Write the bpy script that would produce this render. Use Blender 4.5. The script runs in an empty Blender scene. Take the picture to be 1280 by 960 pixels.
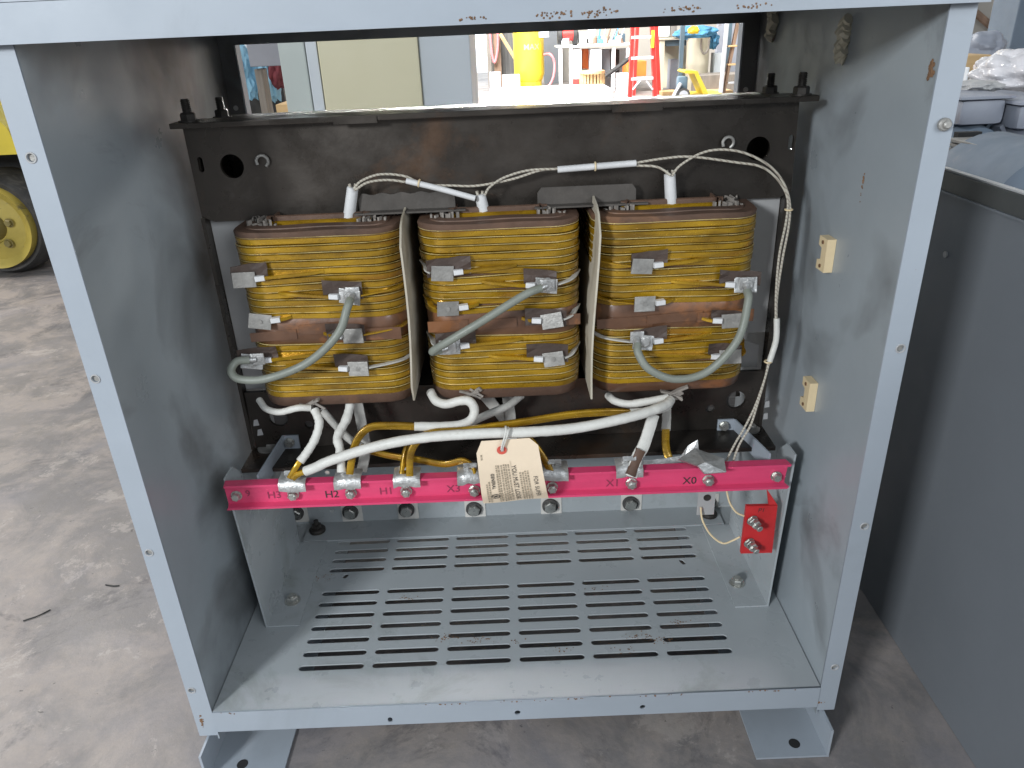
import bpy, bmesh, math, random
from mathutils import Vector, Matrix
random.seed(7)
V = Vector
S = bpy.context.scene
COL = S.collection
# ------------------------------------------------------------------ camera
CAM = V((0.0138, -0.6708, 0.7538)); PITCH, YAW, ROLL, FPX = 0.4451, 0.0025, -0.0437, 934.06
_cp, _sp, _cy, _sy = math.cos(PITCH), math.sin(PITCH), math.cos(YAW), math.sin(YAW)
FW = V((-_sy*_cp, _cy*_cp, -_sp)); RT0 = V((_cy, _sy, 0)); UP0 = RT0.cross(FW)
RT = math.cos(ROLL)*RT0 + math.sin(ROLL)*UP0; UPV = -math.sin(ROLL)*RT0 + math.cos(ROLL)*UP0
cd = bpy.data.cameras.new('camera'); co = bpy.data.objects.new('camera', cd); COL.objects.link(co)
cd.sensor_width = 36; cd.lens = FPX/1280*36; cd.clip_start = 0.02; cd.clip_end = 500
co.matrix_world = Matrix((( RT.x, UPV.x, -FW.x, CAM.x), (RT.y, UPV.y, -FW.y, CAM.y), (RT.z, UPV.z, -FW.z, CAM.z), (0,0,0,1)))
S.camera = co
def ray(px, py): return FW + RT*((px-640)/FPX) - UPV*((py-480)/FPX)
def Y(px, py, y): d = ray(px, py); return CAM + d*((y-CAM.y)/d.y)      # measured spot on the plane at depth y
def Z(px, py, z): d = ray(px, py); return CAM + d*((z-CAM.z)/d.z)
def X(px, py, x): d = ray(px, py); return CAM + d*((x-CAM.x)/d.x)

# ------------------------------------------------------------------ materials
def nd(nt, t, **kw):
    n = nt.nodes.new(t)
    for k, v in kw.items():
        if k in n.inputs: n.inputs[k].default_value = v
        else: setattr(n, k, v)
    return n
def ramp(nt, src, p0, c0, p1, c1):
    r = nt.nodes.new('ShaderNodeValToRGB'); e = r.color_ramp.elements
    e[0].position = p0; e[0].color = c0; e[1].position = p1; e[1].color = c1
    nt.links.new(src, r.inputs[0]); return r.outputs[0]
def g4(v): return (v, v, v, 1)
def mix(nt, fac, a, b):
    m = nt.nodes.new('ShaderNodeMix'); m.data_type = 'RGBA'
    for sock, val in ((m.inputs[0], fac), (m.inputs[6], a), (m.inputs[7], b)):
        if isinstance(val, bpy.types.NodeSocket): nt.links.new(val, sock)
        elif isinstance(val, (int, float)): sock.default_value = val
        else: sock.default_value = (*val[:3], 1)
    return m.outputs[2]
def tex(nt, co_, scale, detail=6, rough=.6, dist=0, stretch=None):
    n = nd(nt, 'ShaderNodeTexNoise', Scale=scale, Detail=detail, Roughness=rough, Distortion=dist)
    if stretch:
        mp = nd(nt, 'ShaderNodeMapping'); mp.inputs['Scale'].default_value = stretch
        nt.links.new(co_, mp.inputs[0]); nt.links.new(mp.outputs[0], n.inputs[0])
    else: nt.links.new(co_, n.inputs[0])
    return n.outputs[0]
def M(name, col, rough=.5, metal=0, var=.12, scale=9, bump=.05, bscale=180, spots=(), coat=0, stretch=None, rvar=.12, spec=.5, trans=0):
    m = bpy.data.materials.new(name); m.use_nodes = True; nt = m.node_tree; b = nt.nodes['Principled BSDF']
    tc = nd(nt, 'ShaderNodeTexCoord').outputs['Object']
    n1 = tex(nt, tc, scale, 6, .6, .3, stretch)
    f = ramp(nt, n1, .3, g4(0), .7, g4(1))
    lo = tuple(c*(1-var) for c in col); hi = tuple(min(1, c*(1+var)) for c in col)
    c = mix(nt, f, lo, hi)
    for sc, thr, wid, scol, amt in spots:
        s = tex(nt, tc, sc, 8, .65, .6)
        k = ramp(nt, s, thr, g4(0), thr+wid, g4(amt))
        c = mix(nt, k, c, scol)
    nt.links.new(c, b.inputs['Base Color'])
    r = ramp(nt, tex(nt, tc, scale*3.1), .3, g4(max(0, rough-rvar)), .7, g4(min(1, rough+rvar)))
    nt.links.new(r, b.inputs['Roughness'])
    b.inputs['Metallic'].default_value = metal
    b.inputs['Specular IOR Level'].default_value = spec
    if coat: b.inputs['Coat Weight'].default_value = coat; b.inputs['Coat Roughness'].default_value = .12
    if trans: b.inputs['Transmission Weight'].default_value = trans
    if bump:
        bp = nd(nt, 'ShaderNodeBump', Strength=bump, Distance=.002)
        nt.links.new(tex(nt, tc, bscale, 4, .6, 0, stretch), bp.inputs['Height']); nt.links.new(bp.outputs[0], b.inputs['Normal'])
    return m
RUST = (.22, .09, .035)
m_paint = M('grey_blue_paint', (.325, .362, .405), .42, 0, .05, 6, .03, 260, spots=((30, .735, .03, RUST, .8), (3.2, .56, .22, (.17, .185, .19), .45)))
m_wall = M('interior_paint', (.30, .335, .36), .38, 0, .07, 5, .03, 220, spots=((3.6, .56, .13, (.085, .088, .088), .6), (40, .77, .03, RUST, .6)))  # broad dark blotches paint soft shade and grime into the walls
def soot_shade(m, shift=0):  # bar and core shade painted in with soot, deepening towards the back
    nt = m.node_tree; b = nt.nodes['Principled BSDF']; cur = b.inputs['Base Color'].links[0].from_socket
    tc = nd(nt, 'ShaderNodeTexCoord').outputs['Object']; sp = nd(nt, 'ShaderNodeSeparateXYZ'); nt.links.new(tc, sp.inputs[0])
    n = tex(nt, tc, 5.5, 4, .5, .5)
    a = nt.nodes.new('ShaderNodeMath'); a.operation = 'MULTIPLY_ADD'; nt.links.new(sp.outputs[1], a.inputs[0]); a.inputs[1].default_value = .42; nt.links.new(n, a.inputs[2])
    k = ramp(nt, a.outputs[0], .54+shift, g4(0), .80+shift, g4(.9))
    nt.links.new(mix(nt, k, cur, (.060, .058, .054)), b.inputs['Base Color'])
m_wallr = m_wall.copy(); soot_shade(m_wall); soot_shade(m_wallr, .07)
m_base = M('base_plate_paint', (.365, .395, .41), .33, 0, .06, 7, .03, 240, spots=((28, .70, .04, (.14, .085, .05), .75), (7, .56, .12, (.20, .22, .20), .5), (90, .73, .02, (.08, .05, .03), .8)))
m_rust = M('rust_stain', (.19, .105, .055), .85, 0, .4, 60, .4, 400)
m_steel = M('oily_core_steel', (.056, .048, .041), .34, .55, .4, 7, .12, 140, spots=((5, .56, .1, (.11, .065, .04), .8), (16, .64, .1, (.15, .14, .13), .5)), rvar=.16)
m_lam = M('laminated_steel', (.12, .115, .11), .45, .5, .3, 30, .3, 300, stretch=(1, 1, 14))
m_bolt = M('zinc_bolt', (.52, .52, .49), .34, .85, .2, 60, .1, 400, spots=((90, .62, .06, (.25, .22, .17), .6),))
m_dbolt = M('dark_bolt', (.06, .055, .05), .5, .6, .3, 60, .1, 400)
m_lug = M('tinned_lug', (.50, .50, .49), .40, .7, .25, 60, .7, 120, spots=((80, .6, .1, (.27, .26, .24), .6),))
m_tab = M('dull_tab', (.33, .32, .30), .5, .5, .22, 60, .3, 300)
m_pink = M('pink_fibreglass', (.62, .055, .145), .42, 0, .10, 14, .15, 300, spots=((9, .6, .14, (.42, .03, .09), .5), (60, .7, .05, (.8, .2, .3), .5)), stretch=(1, 6, 6))
m_red = M('red_fibreglass', (.50, .022, .025), .45, 0, .15, 30, .12, 300, spots=((70, .62, .06, (.3, .05, .03), .5),))
m_white = M('white_taped_sleeve', (.60, .59, .55), .55, 0, .06, 40, .5, 110, spots=((25, .63, .08, (.42, .38, .31), .6),))
m_grsl = M('dusty_grey_sleeve', (.40, .39, .36), .65, 0, .12, 40, .4, 120, spots=((30, .6, .1, (.2, .17, .13), .6),))
m_tube = M('grey_white_tube', (.60, .60, .60), .5, 0, .1, 30, .1, 200)
m_brown = M('brown_press_paper', (.105, .060, .040), .6, 0, .3, 26, .25, 160, spots=((12, .58, .1, (.20, .10, .05), .7),))
m_band = M('varnished_band_paper', (.115, .055, .030), .38, 0, .35, 16, .2, 90, spots=((8, .54, .06, (.25, .10, .035), .7),), coat=.3)
m_dkpap = M('dark_paper_pad', (.055, .036, .028), .6, 0, .3, 40, .3, 200)
m_card = M('cream_pressboard', (.45, .41, .33), .7, 0, .1, 14, .2, 160, spots=((9, .56, .12, (.24, .20, .14), .7),))
m_dust = M('dusty_spacer', (.24, .215, .19), .8, 0, .3, 60, .4, 200)
m_wplate = M('pale_plate', (.62, .60, .56), .5, 0, .1, 30, .1, 200)
m_cabl = M('dull_lilac_grey', (.24, .25, .29), .6, 0, .1, 2, 0)
m_rimy = M('dirty_yellow_rim', (.40, .31, .06), .5, 0, .15, 8, .15, 90, spots=((9, .58, .06, (.10, .08, .05), .8),))
m_rimd = M('greasy_hub', (.20, .16, .05), .5, 0, .4, 9, .15, 90, spots=((9, .52, .1, (.04, .035, .03), .9),))
m_shield = M('dusty_brown_shield', (.065, .057, .050), .7, 0, .25, 30, .2, 200, spots=((12, .56, .1, (.11, .10, .09), .5),))
m_jump = M('grey_jumper_jacket', (.195, .21, .18), .5, 0, .08, 30, .1, 300, spots=((50, .66, .05, (.18, .18, .16), .5),))
m_sheet = M('pale_grey_sheet', (.38, .38, .38), .5, 0, .08, 8, .05, 200)
m_cream = M('cream_plastic', (.72, .58, .36), .45, 0, .08, 30, .05, 200)
m_tag = M('manila_tag', (.76, .62, .46), .7, 0, .05, 22, .1, 300)
m_eye = M('red_eyelet', (.62, .10, .07), .6, 0, .1, 30, 0)
m_ink = M('black_ink', (.03, .028, .028), .7, 0, .1, 30, 0)
m_inkf = M('faded_ink', (.24, .03, .07), .6, 0, .1, 30, 0)
m_inkl = M('pale_ink', (.30, .25, .18), .7, 0, .1, 30, 0)
m_rub = M('tyre_rubber', (.055, .053, .052), .75, 0, .3, 20, .4, 120, spots=((14, .55, .1, (.13, .12, .11), .6),))
m_yel = M('yellow_machine_paint', (.60, .47, .045), .45, 0, .1, 8, .1, 90, spots=((11, .64, .03, (.07, .05, .03), .9), (40, .7, .03, RUST, .8)))
m_yel2 = M('bright_yellow_paint', (.85, .62, .04), .4, 0, .03, 3, 0)
m_black = M('black_gap', (.02, .02, .02), .7, 0, .2, 10, 0)
m_motor = M('motor_grey_paint', (.27, .29, .34), .45, 0, .12, 6, .1, 60, spots=((8, .6, .1, (.20, .14, .13), .5),))
m_motb = M('motor_blue_grey', (.14, .18, .23), .6, 0, .15, 5, .1, 60, spots=((6, .6, .1, (.30, .28, .27), .6),))
m_rpan = M('slate_panel_paint', (.155, .168, .185), .5, 0, .06, 3, .03, 200, spots=((22, .74, .02, (.3, .3, .3), .5),))
m_rrim = M('panel_rim_paint', (.055, .058, .057), .45, 0, .1, 6, .03, 200)
m_beige = M('beige_enamel', (.52, .49, .34), .5, 0, .03, 2, 0, spots=((6, .72, .02, (.3, .27, .18), .6),))
m_cabg = M('pale_green_grey', (.36, .40, .38), .5, 0, .04, 2, 0)
m_cabb = M('pale_blue_grey', (.45, .49, .52), .5, 0, .03, 2, 0)
m_wood = M('pine_wood', (.50, .34, .17), .7, 0, .2, 3, .2, 40, stretch=(1, 1, 8))
m_dwood = M('weathered_timber', (.20, .13, .09), .8, 0, .3, 3, .2, 30, stretch=(8, 8, 1))
m_gwood = M('grey_timber', (.20, .18, .16), .8, 0, .25, 3, .2, 30, stretch=(8, 8, 1))
m_wenam = M('white_enamel', (.72, .75, .78), .5, 0, .04, 2, 0)
m_redp = M('red_fibreglass_rail', (.62, .03, .025), .45, 0, .15, 4, 0)
m_alu = M('aluminium', (.55, .57, .62), .4, .4, .1, 6, 0)
m_post = M('slate_blue_steel', (.10, .15, .19), .5, .2, .2, 4, 0)
m_bcloth = M('blue_cloth', (.08, .26, .45), .85, 0, .3, 6, .6, 18)
m_bclot2 = M('pale_blue_cloth', (.22, .42, .56), .85, 0, .25, 6, .6, 18)
m_rcloth = M('maroon_cloth', (.16, .03, .04), .85, 0, .35, 8, .6, 18)
m_oran = M('orange_plastic', (.80, .17, .03), .5, 0, .15, 6, 0)
m_drum = M('beige_drum', (.50, .47, .37), .6, 0, .08, 5, .1, 30)
m_hose = M('pink_hose', (.62, .20, .22), .5, 0, .05, 4, 0)
m_plas = M('cloudy_plastic_wrap', (.55, .54, .56), .18, 0, .3, 14, 1.0, 30, rvar=.1)
m_corr = M('dark_corrugated', (.10, .10, .10), .6, .2, .4, 8, .6, 12, stretch=(9, 1, .2))
m_hall = M('hall_wall', (.33, .31, .28), .8, 0, .1, .8, .1, 4)

def concrete():
    m = bpy.data.materials.new('stained_concrete'); m.use_nodes = True; nt = m.node_tree; b = nt.nodes['Principled BSDF']
    tc = nd(nt, 'ShaderNodeTexCoord').outputs['Object']
    big = ramp(nt, tex(nt, tc, 1.7, 6, .6, .3), .40, g4(0), .60, g4(1))
    mid = ramp(nt, tex(nt, tc, 5.5, 10, .72, .4), .44, g4(0), .57, g4(1))
    fine = ramp(nt, tex(nt, tc, 34, 9, .75, .5), .35, g4(0), .68, g4(1))
    c = mix(nt, big, (.13, .124, .124), (.22, .20, .187))
    c = mix(nt, mid, c, (.31, .27, .243))
    k = nt.nodes.new('ShaderNodeMath'); k.operation = 'MULTIPLY'; nt.links.new(fine, k.inputs[0]); k.inputs[1].default_value = .5
    c = mix(nt, k.outputs[0], c, (.20, .19, .20))
    pale = ramp(nt, tex(nt, tc, 8, 12, .78, .4), .57, g4(0), .61, g4(.55)); c = mix(nt, pale, c, (.40, .36, .33))
    dk = ramp(nt, tex(nt, tc, 4.2, 12, .75, .5), .56, g4(0), .63, g4(.65)); c = mix(nt, dk, c, (.085, .08, .085))
    sp = ramp(nt, tex(nt, tc, 75, 4, .6), .71, g4(0), .73, g4(.8)); c = mix(nt, sp, c, (.07, .065, .06))
    # a few cool lilac washes
    wv = ramp(nt, tex(nt, tc, 2.6, 4, .5, .8), .55, g4(0), .72, g4(.4)); c = mix(nt, wv, c, (.20, .20, .24))
    nt.links.new(c, b.inputs['Base Color'])
    r = ramp(nt, tex(nt, tc, 6), .3, g4(.42), .7, g4(.72)); nt.links.new(r, b.inputs['Roughness'])
    bp = nd(nt, 'ShaderNodeBump', Strength=.25, Distance=.004); nt.links.new(tex(nt, tc, 40, 8, .7), bp.inputs['Height']); nt.links.new(bp.outputs[0], b.inputs['Normal'])
    return m
m_conc = concrete()

def enamel():
    m = bpy.data.materials.new('amber_enamel_wire'); m.use_nodes = True; nt = m.node_tree; b = nt.nodes['Principled BSDF']
    tc = nd(nt, 'ShaderNodeTexCoord').outputs['Object']
    a = ramp(nt, tex(nt, tc, 16, 5, .6, .3, (1, 1, 4)), .32, g4(0), .7, g4(1))
    c = mix(nt, a, (.22, .120, .008), (.56, .33, .016))
    o = ramp(nt, tex(nt, tc, 11, 6, .6, .5, (.8, .8, 3)), .58, g4(0), .70, g4(.7)); c = mix(nt, o, c, (.30, .13, .012))
    d = ramp(nt, tex(nt, tc, 60, 6, .7, .5, (.5, .5, 2)), .64, g4(0), .70, g4(.6)); c = mix(nt, d, c, (.13, .075, .015))
    nt.links.new(c, b.inputs['Base Color']); b.inputs['Metallic'].default_value = .5
    r = ramp(nt, tex(nt, tc, 40), .3, g4(.18), .7, g4(.36)); nt.links.new(r, b.inputs['Roughness'])
    b.inputs['Coat Weight'].default_value = .55; b.inputs['Coat Roughness'].default_value = .14
    bp = nd(nt, 'ShaderNodeBump', Strength=.12, Distance=.002); nt.links.new(tex(nt, tc, 70, 4, .6, 0, (1, 1, 3)), bp.inputs['Height']); nt.links.new(bp.outputs[0], b.inputs['Normal'])
    return m
m_gold = enamel()
m_edge = M('enamel_edge_highlight', (.66, .55, .26), .3, .3, .35, 22, .05, 200, spots=((14, .5, .12, (.36, .25, .05), .9),), coat=.4)  # highlight lines along the strap edges, painted as a pale colour
def braid():
    m = bpy.data.materials.new('braided_glass_sleeve'); m.use_nodes = True; nt = m.node_tree; b = nt.nodes['Principled BSDF']
    tc = nd(nt, 'ShaderNodeTexCoord').outputs['Object']
    w = nd(nt, 'ShaderNodeTexWave', Scale=110, Distortion=1.5, Detail=1); w.bands_direction = 'DIAGONAL'; nt.links.new(tc, w.inputs[0])
    k = ramp(nt, w.outputs[0], .60, g4(0), .85, g4(.6)); nt.links.new(mix(nt, k, (.46, .43, .36), (.19, .14, .11)), b.inputs['Base Color'])
    b.inputs['Roughness'].default_value = .7; return m
m_braid = braid()
def emis(name, col, st):
    m = bpy.data.materials.new(name); m.use_nodes = True; nt = m.node_tree; nt.nodes.clear()
    e = nd(nt, 'ShaderNodeEmission', Strength=st); e.inputs[0].default_value = (*col, 1); o = nd(nt, 'ShaderNodeOutputMaterial')
    tc = nd(nt, 'ShaderNodeTexCoord').outputs['Object']
    nt.links.new(mix(nt, ramp(nt, tex(nt, tc, .3), .3, g4(0), .7, g4(1)), col, tuple(c*.92 for c in col)), e.inputs[0])
    nt.links.new(e.outputs[0], o.inputs[0]); return m

# ------------------------------------------------------------------ mesh helpers
def bm_(): return bmesh.new()
def box(bm, x0, x1, y0, y1, z0, z1, bev=0, mat=None):
    r = bmesh.ops.create_cube(bm, size=1)['verts']
    sx, sy, sz = abs(x1-x0), abs(y1-y0), abs(z1-z0); c = V(((x0+x1)/2, (y0+y1)/2, (z0+z1)/2))
    for v in r: v.co = V((v.co.x*sx, v.co.y*sy, v.co.z*sz)); v.co = (mat @ v.co if mat else v.co) + c
    if bev:
        es = list({e for v in r for e in v.link_edges}); bmesh.ops.bevel(bm, geom=es, offset=bev, segments=2, affect='EDGES', profile=.6)
def frame_of(d, up=V((0, 0, 1))):
    d = d.normalized()
    if abs(d.dot(up)) > .97: up = V((0, 1, 0))
    s = d.cross(up).normalized(); return s, s.cross(d).normalized()
def smooth(pts, n=8):
    pts = [V(p) for p in pts]
    if len(pts) < 3: return pts
    P = [pts[0]*2-pts[1]] + pts + [pts[-1]*2-pts[-2]]; out = []
    for i in range(1, len(P)-2):
        a, b, c, d = P[i-1:i+3]
        for k in range(n):
            t = k/n; out.append(.5*((2*b)+(c-a)*t+(2*a-5*b+4*c-d)*t*t+(3*b-a-3*c+d)*t**3))
    out.append(pts[-1]); return out
def tube(bm, pts, r, seg=10, sm=8, rect=None, up=V((0, 0, 1)), lump=0, taper=None):
    P = smooth(pts, sm) if sm else [V(p) for p in pts]; rings = []
    s0 = None
    for i, p in enumerate(P):
        d = (P[min(i+1, len(P)-1)]-P[max(i-1, 0)])
        if s0 is None: s, u = frame_of(d, up)
        else:
            dn = d.normalized(); s = (s0 - dn*s0.dot(dn)); s = s.normalized() if s.length > 1e-6 else frame_of(d, up)[0]; u = s.cross(dn).normalized()
        s0 = s
        if rect:
            w, h = rect; c = min(w, h)*.28
            prof = [(w-c, h), (-w+c, h), (-w, h-c), (-w, -h+c), (-w+c, -h), (w-c, -h), (w, -h+c), (w, h-c)]
        else: prof = [(r*math.cos(2*math.pi*k/seg), r*math.sin(2*math.pi*k/seg)) for k in range(seg)]
        f = 1+lump*random.uniform(-1, 1)
        if taper: f *= taper(i/(len(P)-1))
        rings.append([bm.verts.new(p+s*a*f+u*b*f) for a, b in prof])
    for A, B in zip(rings, rings[1:]):
        n = len(A)
        for k in range(n): bm.faces.new((A[k], A[(k+1) % n], B[(k+1) % n], B[k]))
    bm.faces.new(rings[0][::-1]); bm.faces.new(rings[-1])
def cyl(bm, p, d, r, h, seg=20, r2=None, bev=0):
    d = V(d).normalized(); s, u = frame_of(d); r2 = r if r2 is None else r2; p = V(p)
    rs = [(0, r), (h, r2)] if not bev else [(0, r), (h-bev, r2), (h, r2-bev)]
    rings = [[bm.verts.new(p+d*hh+(s*math.cos(2*math.pi*k/seg)+u*math.sin(2*math.pi*k/seg))*rr) for k in range(seg)] for hh, rr in rs]
    for A, B in zip(rings, rings[1:]):
        for k in range(seg): bm.faces.new((A[k], A[(k+1) % seg], B[(k+1) % seg], B[k]))
    bm.faces.new(rings[0][::-1]); bm.faces.new(rings[-1])
def ring(bm, p, d, R, r, seg=28, sg=10):     # torus
    d = V(d).normalized(); s, u = frame_of(d); rr = []
    for k in range(seg):
        a = 2*math.pi*k/seg; o = s*math.cos(a)+u*math.sin(a)
        rr.append([bm.verts.new(V(p)+o*(R+r*math.cos(2*math.pi*j/sg))+d*r*math.sin(2*math.pi*j/sg)) for j in range(sg)])
    for k in range(seg):
        A, B = rr[k], rr[(k+1) % seg]
        for j in range(sg): bm.faces.new((A[j], B[j], B[(j+1) % sg], A[(j+1) % sg]))
def lathe(bm, c, axis, prof, seg=32):        # prof: (radius, height along axis)
    axis = V(axis).normalized(); s, u = frame_of(axis); rr = []
    for r, h in prof: rr.append([bm.verts.new(V(c)+axis*h+(s*math.cos(2*math.pi*k/seg)+u*math.sin(2*math.pi*k/seg))*max(r, 1e-4)) for k in range(seg)])
    for A, B in zip(rr, rr[1:]):
        for k in range(seg): bm.faces.new((A[k], A[(k+1) % seg], B[(k+1) % seg], B[k]))
    bm.faces.new(rr[0][::-1]); bm.faces.new(rr[-1])
def bolt(bm, p, d, r=.006, h=.005, washer=1.5, rot=.3, shank=0):
    p = V(p); d = V(d).normalized(); s, u = frame_of(d)
    if washer: cyl(bm, p, d, r*washer, .0012, 20); p = p+d*.0012
    rings = []
    for hh, rr in ((0, r), (h*.8, r), (h, r*.86)):
        rings.append([bm.verts.new(p+d*hh+(s*math.cos(rot+math.pi*k/3)+u*math.sin(rot+math.pi*k/3))*rr) for k in range(6)])
    for A, B in zip(rings, rings[1:]):
        for k in range(6): bm.faces.new((A[k], A[(k+1) % 6], B[(k+1) % 6], B[k]))
    bm.faces.new(rings[0][::-1]); bm.faces.new(rings[-1])
    if shank: cyl(bm, p+d*h*.9, d, r*.58, shank, 14, bev=r*.12)
def poly_prism(bm, pts, ext):                # pts 3-D loop, ext = extrusion vector
    A = [bm.verts.new(V(p)) for p in pts]; B = [bm.verts.new(V(p)+V(ext)) for p in pts]; n = len(A)
    for k in range(n): bm.faces.new((A[k], A[(k+1) % n], B[(k+1) % n], B[k]))
    bm.faces.new(A[::-1]); bm.faces.new(B)
def grid(bm, P, th=.001):                    # P[i][j] points, solid sheet of thickness th
    ni, nj = len(P), len(P[0]); nrm = (V(P[1][0])-V(P[0][0])).cross(V(P[0][1])-V(P[0][0])).normalized()*th
    A = [[bm.verts.new(V(p)) for p in r] for r in P]; B = [[bm.verts.new(V(p)+nrm) for p in r] for r in P]
    for i in range(ni-1):
        for j in range(nj-1):
            bm.faces.new((A[i][j], A[i][j+1], A[i+1][j+1], A[i+1][j])); bm.faces.new((B[i][j], B[i+1][j], B[i+1][j+1], B[i][j+1]))
    for i in range(ni-1):
        bm.faces.new((A[i][0], A[i+1][0], B[i+1][0], B[i][0])); bm.faces.new((A[i][-1], B[i][-1], B[i+1][-1], A[i+1][-1]))
    for j in range(nj-1):
        bm.faces.new((A[0][j], B[0][j], B[0][j+1], A[0][j+1])); bm.faces.new((A[-1][j], A[-1][j+1], B[-1][j+1], B[-1][j]))
def link(o, parent=None):
    COL.objects.link(o)
    if parent is not None: o.parent = parent; o.matrix_parent_inverse = Matrix.Translation(-W(parent))
    return o
WLOC = {}
def W(o): return WLOC.get(o.name, V((0, 0, 0)))
def obj(name, bm, mat, parent=None, sm=False, ang=35):
    bmesh.ops.recalc_face_normals(bm, faces=bm.faces)
    me = bpy.data.meshes.new(name); bm.to_mesh(me); bm.free()
    me.materials.append(mat)
    if sm:
        me.shade_smooth()
        try: me.set_sharp_from_angle(angle=math.radians(ang))
        except Exception: pass
    o = bpy.data.objects.new(name, me); return link(o, parent)
def thing(name, label, cat, loc=(0, 0, 0), group=None):
    o = bpy.data.objects.new(name, None); COL.objects.link(o); o.location = loc; o.empty_display_size = .05
    WLOC[o.name] = V(loc); tag(o, label, cat, group); return o
def tag(o, label=None, cat=None, group=None, kind=None):
    if label: o['label'] = label
    if cat: o['category'] = cat
    if group: o['group'] = group
    if kind: o['kind'] = kind
    return o
def mesh_of(cu):
    o = bpy.data.objects.new('tmp', cu); COL.objects.link(o); bpy.context.view_layer.update()
    me = bpy.data.meshes.new_from_object(o.evaluated_get(bpy.context.evaluated_depsgraph_get()))
    bpy.data.objects.remove(o); bpy.data.curves.remove(cu); return me
def sheet(name, outer, holes, th, org, ex, ey, mat, parent):
    cu = bpy.data.curves.new('t', 'CURVE'); cu.dimensions = '2D'; cu.fill_mode = 'BOTH'; cu.extrude = th/2
    for loop in [outer]+list(holes):
        sp = cu.splines.new('POLY'); sp.points.add(len(loop)-1); sp.use_cyclic_u = True
        for p, q in zip(sp.points, loop): p.co = (q[0], q[1], 0, 1)
    me = mesh_of(cu); ex = V(ex); ey = V(ey); ez = ex.cross(ey)
    me.transform(Matrix(((ex.x, ey.x, ez.x, org[0]), (ex.y, ey.y, ez.y, org[1]), (ex.z, ey.z, ez.z, org[2]), (0, 0, 0, 1))))
    me.materials.clear(); me.materials.append(mat); me.name = name
    return link(bpy.data.objects.new(name, me), parent)
def capsule(cx, cy, L, w, n=7, rot=0):
    pts = []; r = w/2; h = L/2-r
    for k in range(n): a = -math.pi/2+math.pi*k/(n-1); pts.append((h+r*math.cos(a), r*math.sin(a)))
    for k in range(n): a = math.pi/2+math.pi*k/(n-1); pts.append((-h+r*math.cos(a), r*math.sin(a)))
    c, s = math.cos(rot), math.sin(rot)
    return [(cx+x*c-y*s, cy+x*s+y*c) for x, y in pts]
def circ(cx, cy, r, n=24): return [(cx+r*math.cos(2*math.pi*k/n), cy+r*math.sin(2*math.pi*k/n)) for k in range(n)]
def rect(x0, x1, y0, y1): return [(x0, y0), (x1, y0), (x1, y1), (x0, y1)]
def text(name, s, size, fn, mat, parent, bold=0, spacing=1.0):   # fn maps (x, y) -> point; lettering laid on a surface
    cu = bpy.data.curves.new('t', 'FONT'); cu.body = s; cu.size = size; cu.offset = bold; cu.resolution_u = 3; cu.align_x = 'CENTER'; cu.align_y = 'CENTER'; cu.space_character = spacing
    me = mesh_of(cu)
    for v in me.vertices: v.co = fn(v.co.x, v.co.y)
    me.materials.clear(); me.materials.append(mat); me.name = name
    return link(bpy.data.objects.new(name, me), parent)

def blob(name, c, rx, ry, rz, mat, label, cat, rough=.25, seed=1, sub=4, group=None, parent=None):
    b = bm_(); bmesh.ops.create_icosphere(b, subdivisions=sub, radius=1); rnd = random.Random(seed)
    ks = [(V((rnd.gauss(0, 1), rnd.gauss(0, 1), rnd.gauss(0, 1)))*3.2, rnd.uniform(0, 6), rnd.uniform(.4, 1)) for _ in range(9)]
    for v in b.verts:
        d = 1+rough*sum(a*abs(math.sin(k.dot(v.co)+p)) for k, p, a in ks)/4-rough
        v.co = V((v.co.x*rx*d, v.co.y*ry*d, max(v.co.z, -.75)*rz*d))+V(c)
    o = obj(name, b, mat, parent, True, 25)
    if label: tag(o, label, cat, group)
    return o

# ================================================================== THE SETTING
GZ = -.088
b = bm_(); bmesh.ops.create_grid(b, x_segments=1, y_segments=1, size=1)
for v in b.verts: v.co = V((v.co.x*40, v.co.y*40, GZ))
tag(obj('floor', b, m_conc), kind='structure')

# ================================================================== CABINET
cab = thing('transformer_cabinet', 'open-fronted grey-blue steel transformer cabinet with slotted base plate standing on two feet', 'cabinet', (0, .24, GZ))
HW, DY, HT = .380, .484, .757
# side panels with folded front flanges
for s in (-1, 1):
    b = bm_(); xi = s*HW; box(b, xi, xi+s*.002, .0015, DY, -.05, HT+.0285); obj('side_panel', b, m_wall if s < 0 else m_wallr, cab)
    xo = -.403 if s < 0 else .4015
    ys = [(40, 197), (120, 473), (187, 690), (240, 862)] if s < 0 else [(1178, 155), (1125, 435), (1080, 657), (1043, 833)]
    cs = [Y(px, py, 0) for px, py in ys]
    a0, a1 = sorted((xi - s*.001, xo))
    fl = sheet('front_flange', rect(a0, a1, -.041, HT+.020), [circ(c.x, c.z, .0036, 16) for c in cs], .002, (0, 0, 0), (1, 0, 0), (0, 0, 1), m_paint, cab)
    b = bm_(); box(b, xo, xo - s*.0018, .0015, .03, -.041, HT-.002); obj('flange_return', b, m_paint, cab)
    for c in cs:
        b = bm_(); ring(b, (c.x, -.0013, c.z), (0, -1, 0), .0042, .0008, 20, 6); obj('hole_rim', b, m_sheet, cab, True)
        b = bm_(); cyl(b, (c.x, .004, c.z), (0, -1, 0), .0033, .0035, 16); obj('clip_nut', b, m_tab, cab, True)
    b = bm_()
    for c in cs[:1] if s > 0 else []: cyl(b, (c.x, -.0016, c.z), (0, -1, 0), .0055, .004, 18, bev=.001); cyl(b, (c.x+.001, -.005, c.z), (0, -1, 0), .0035, .003, 14, bev=.001)
    if s > 0: obj('screw', b, m_tab, cab, True)
    else: b.free()
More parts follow.
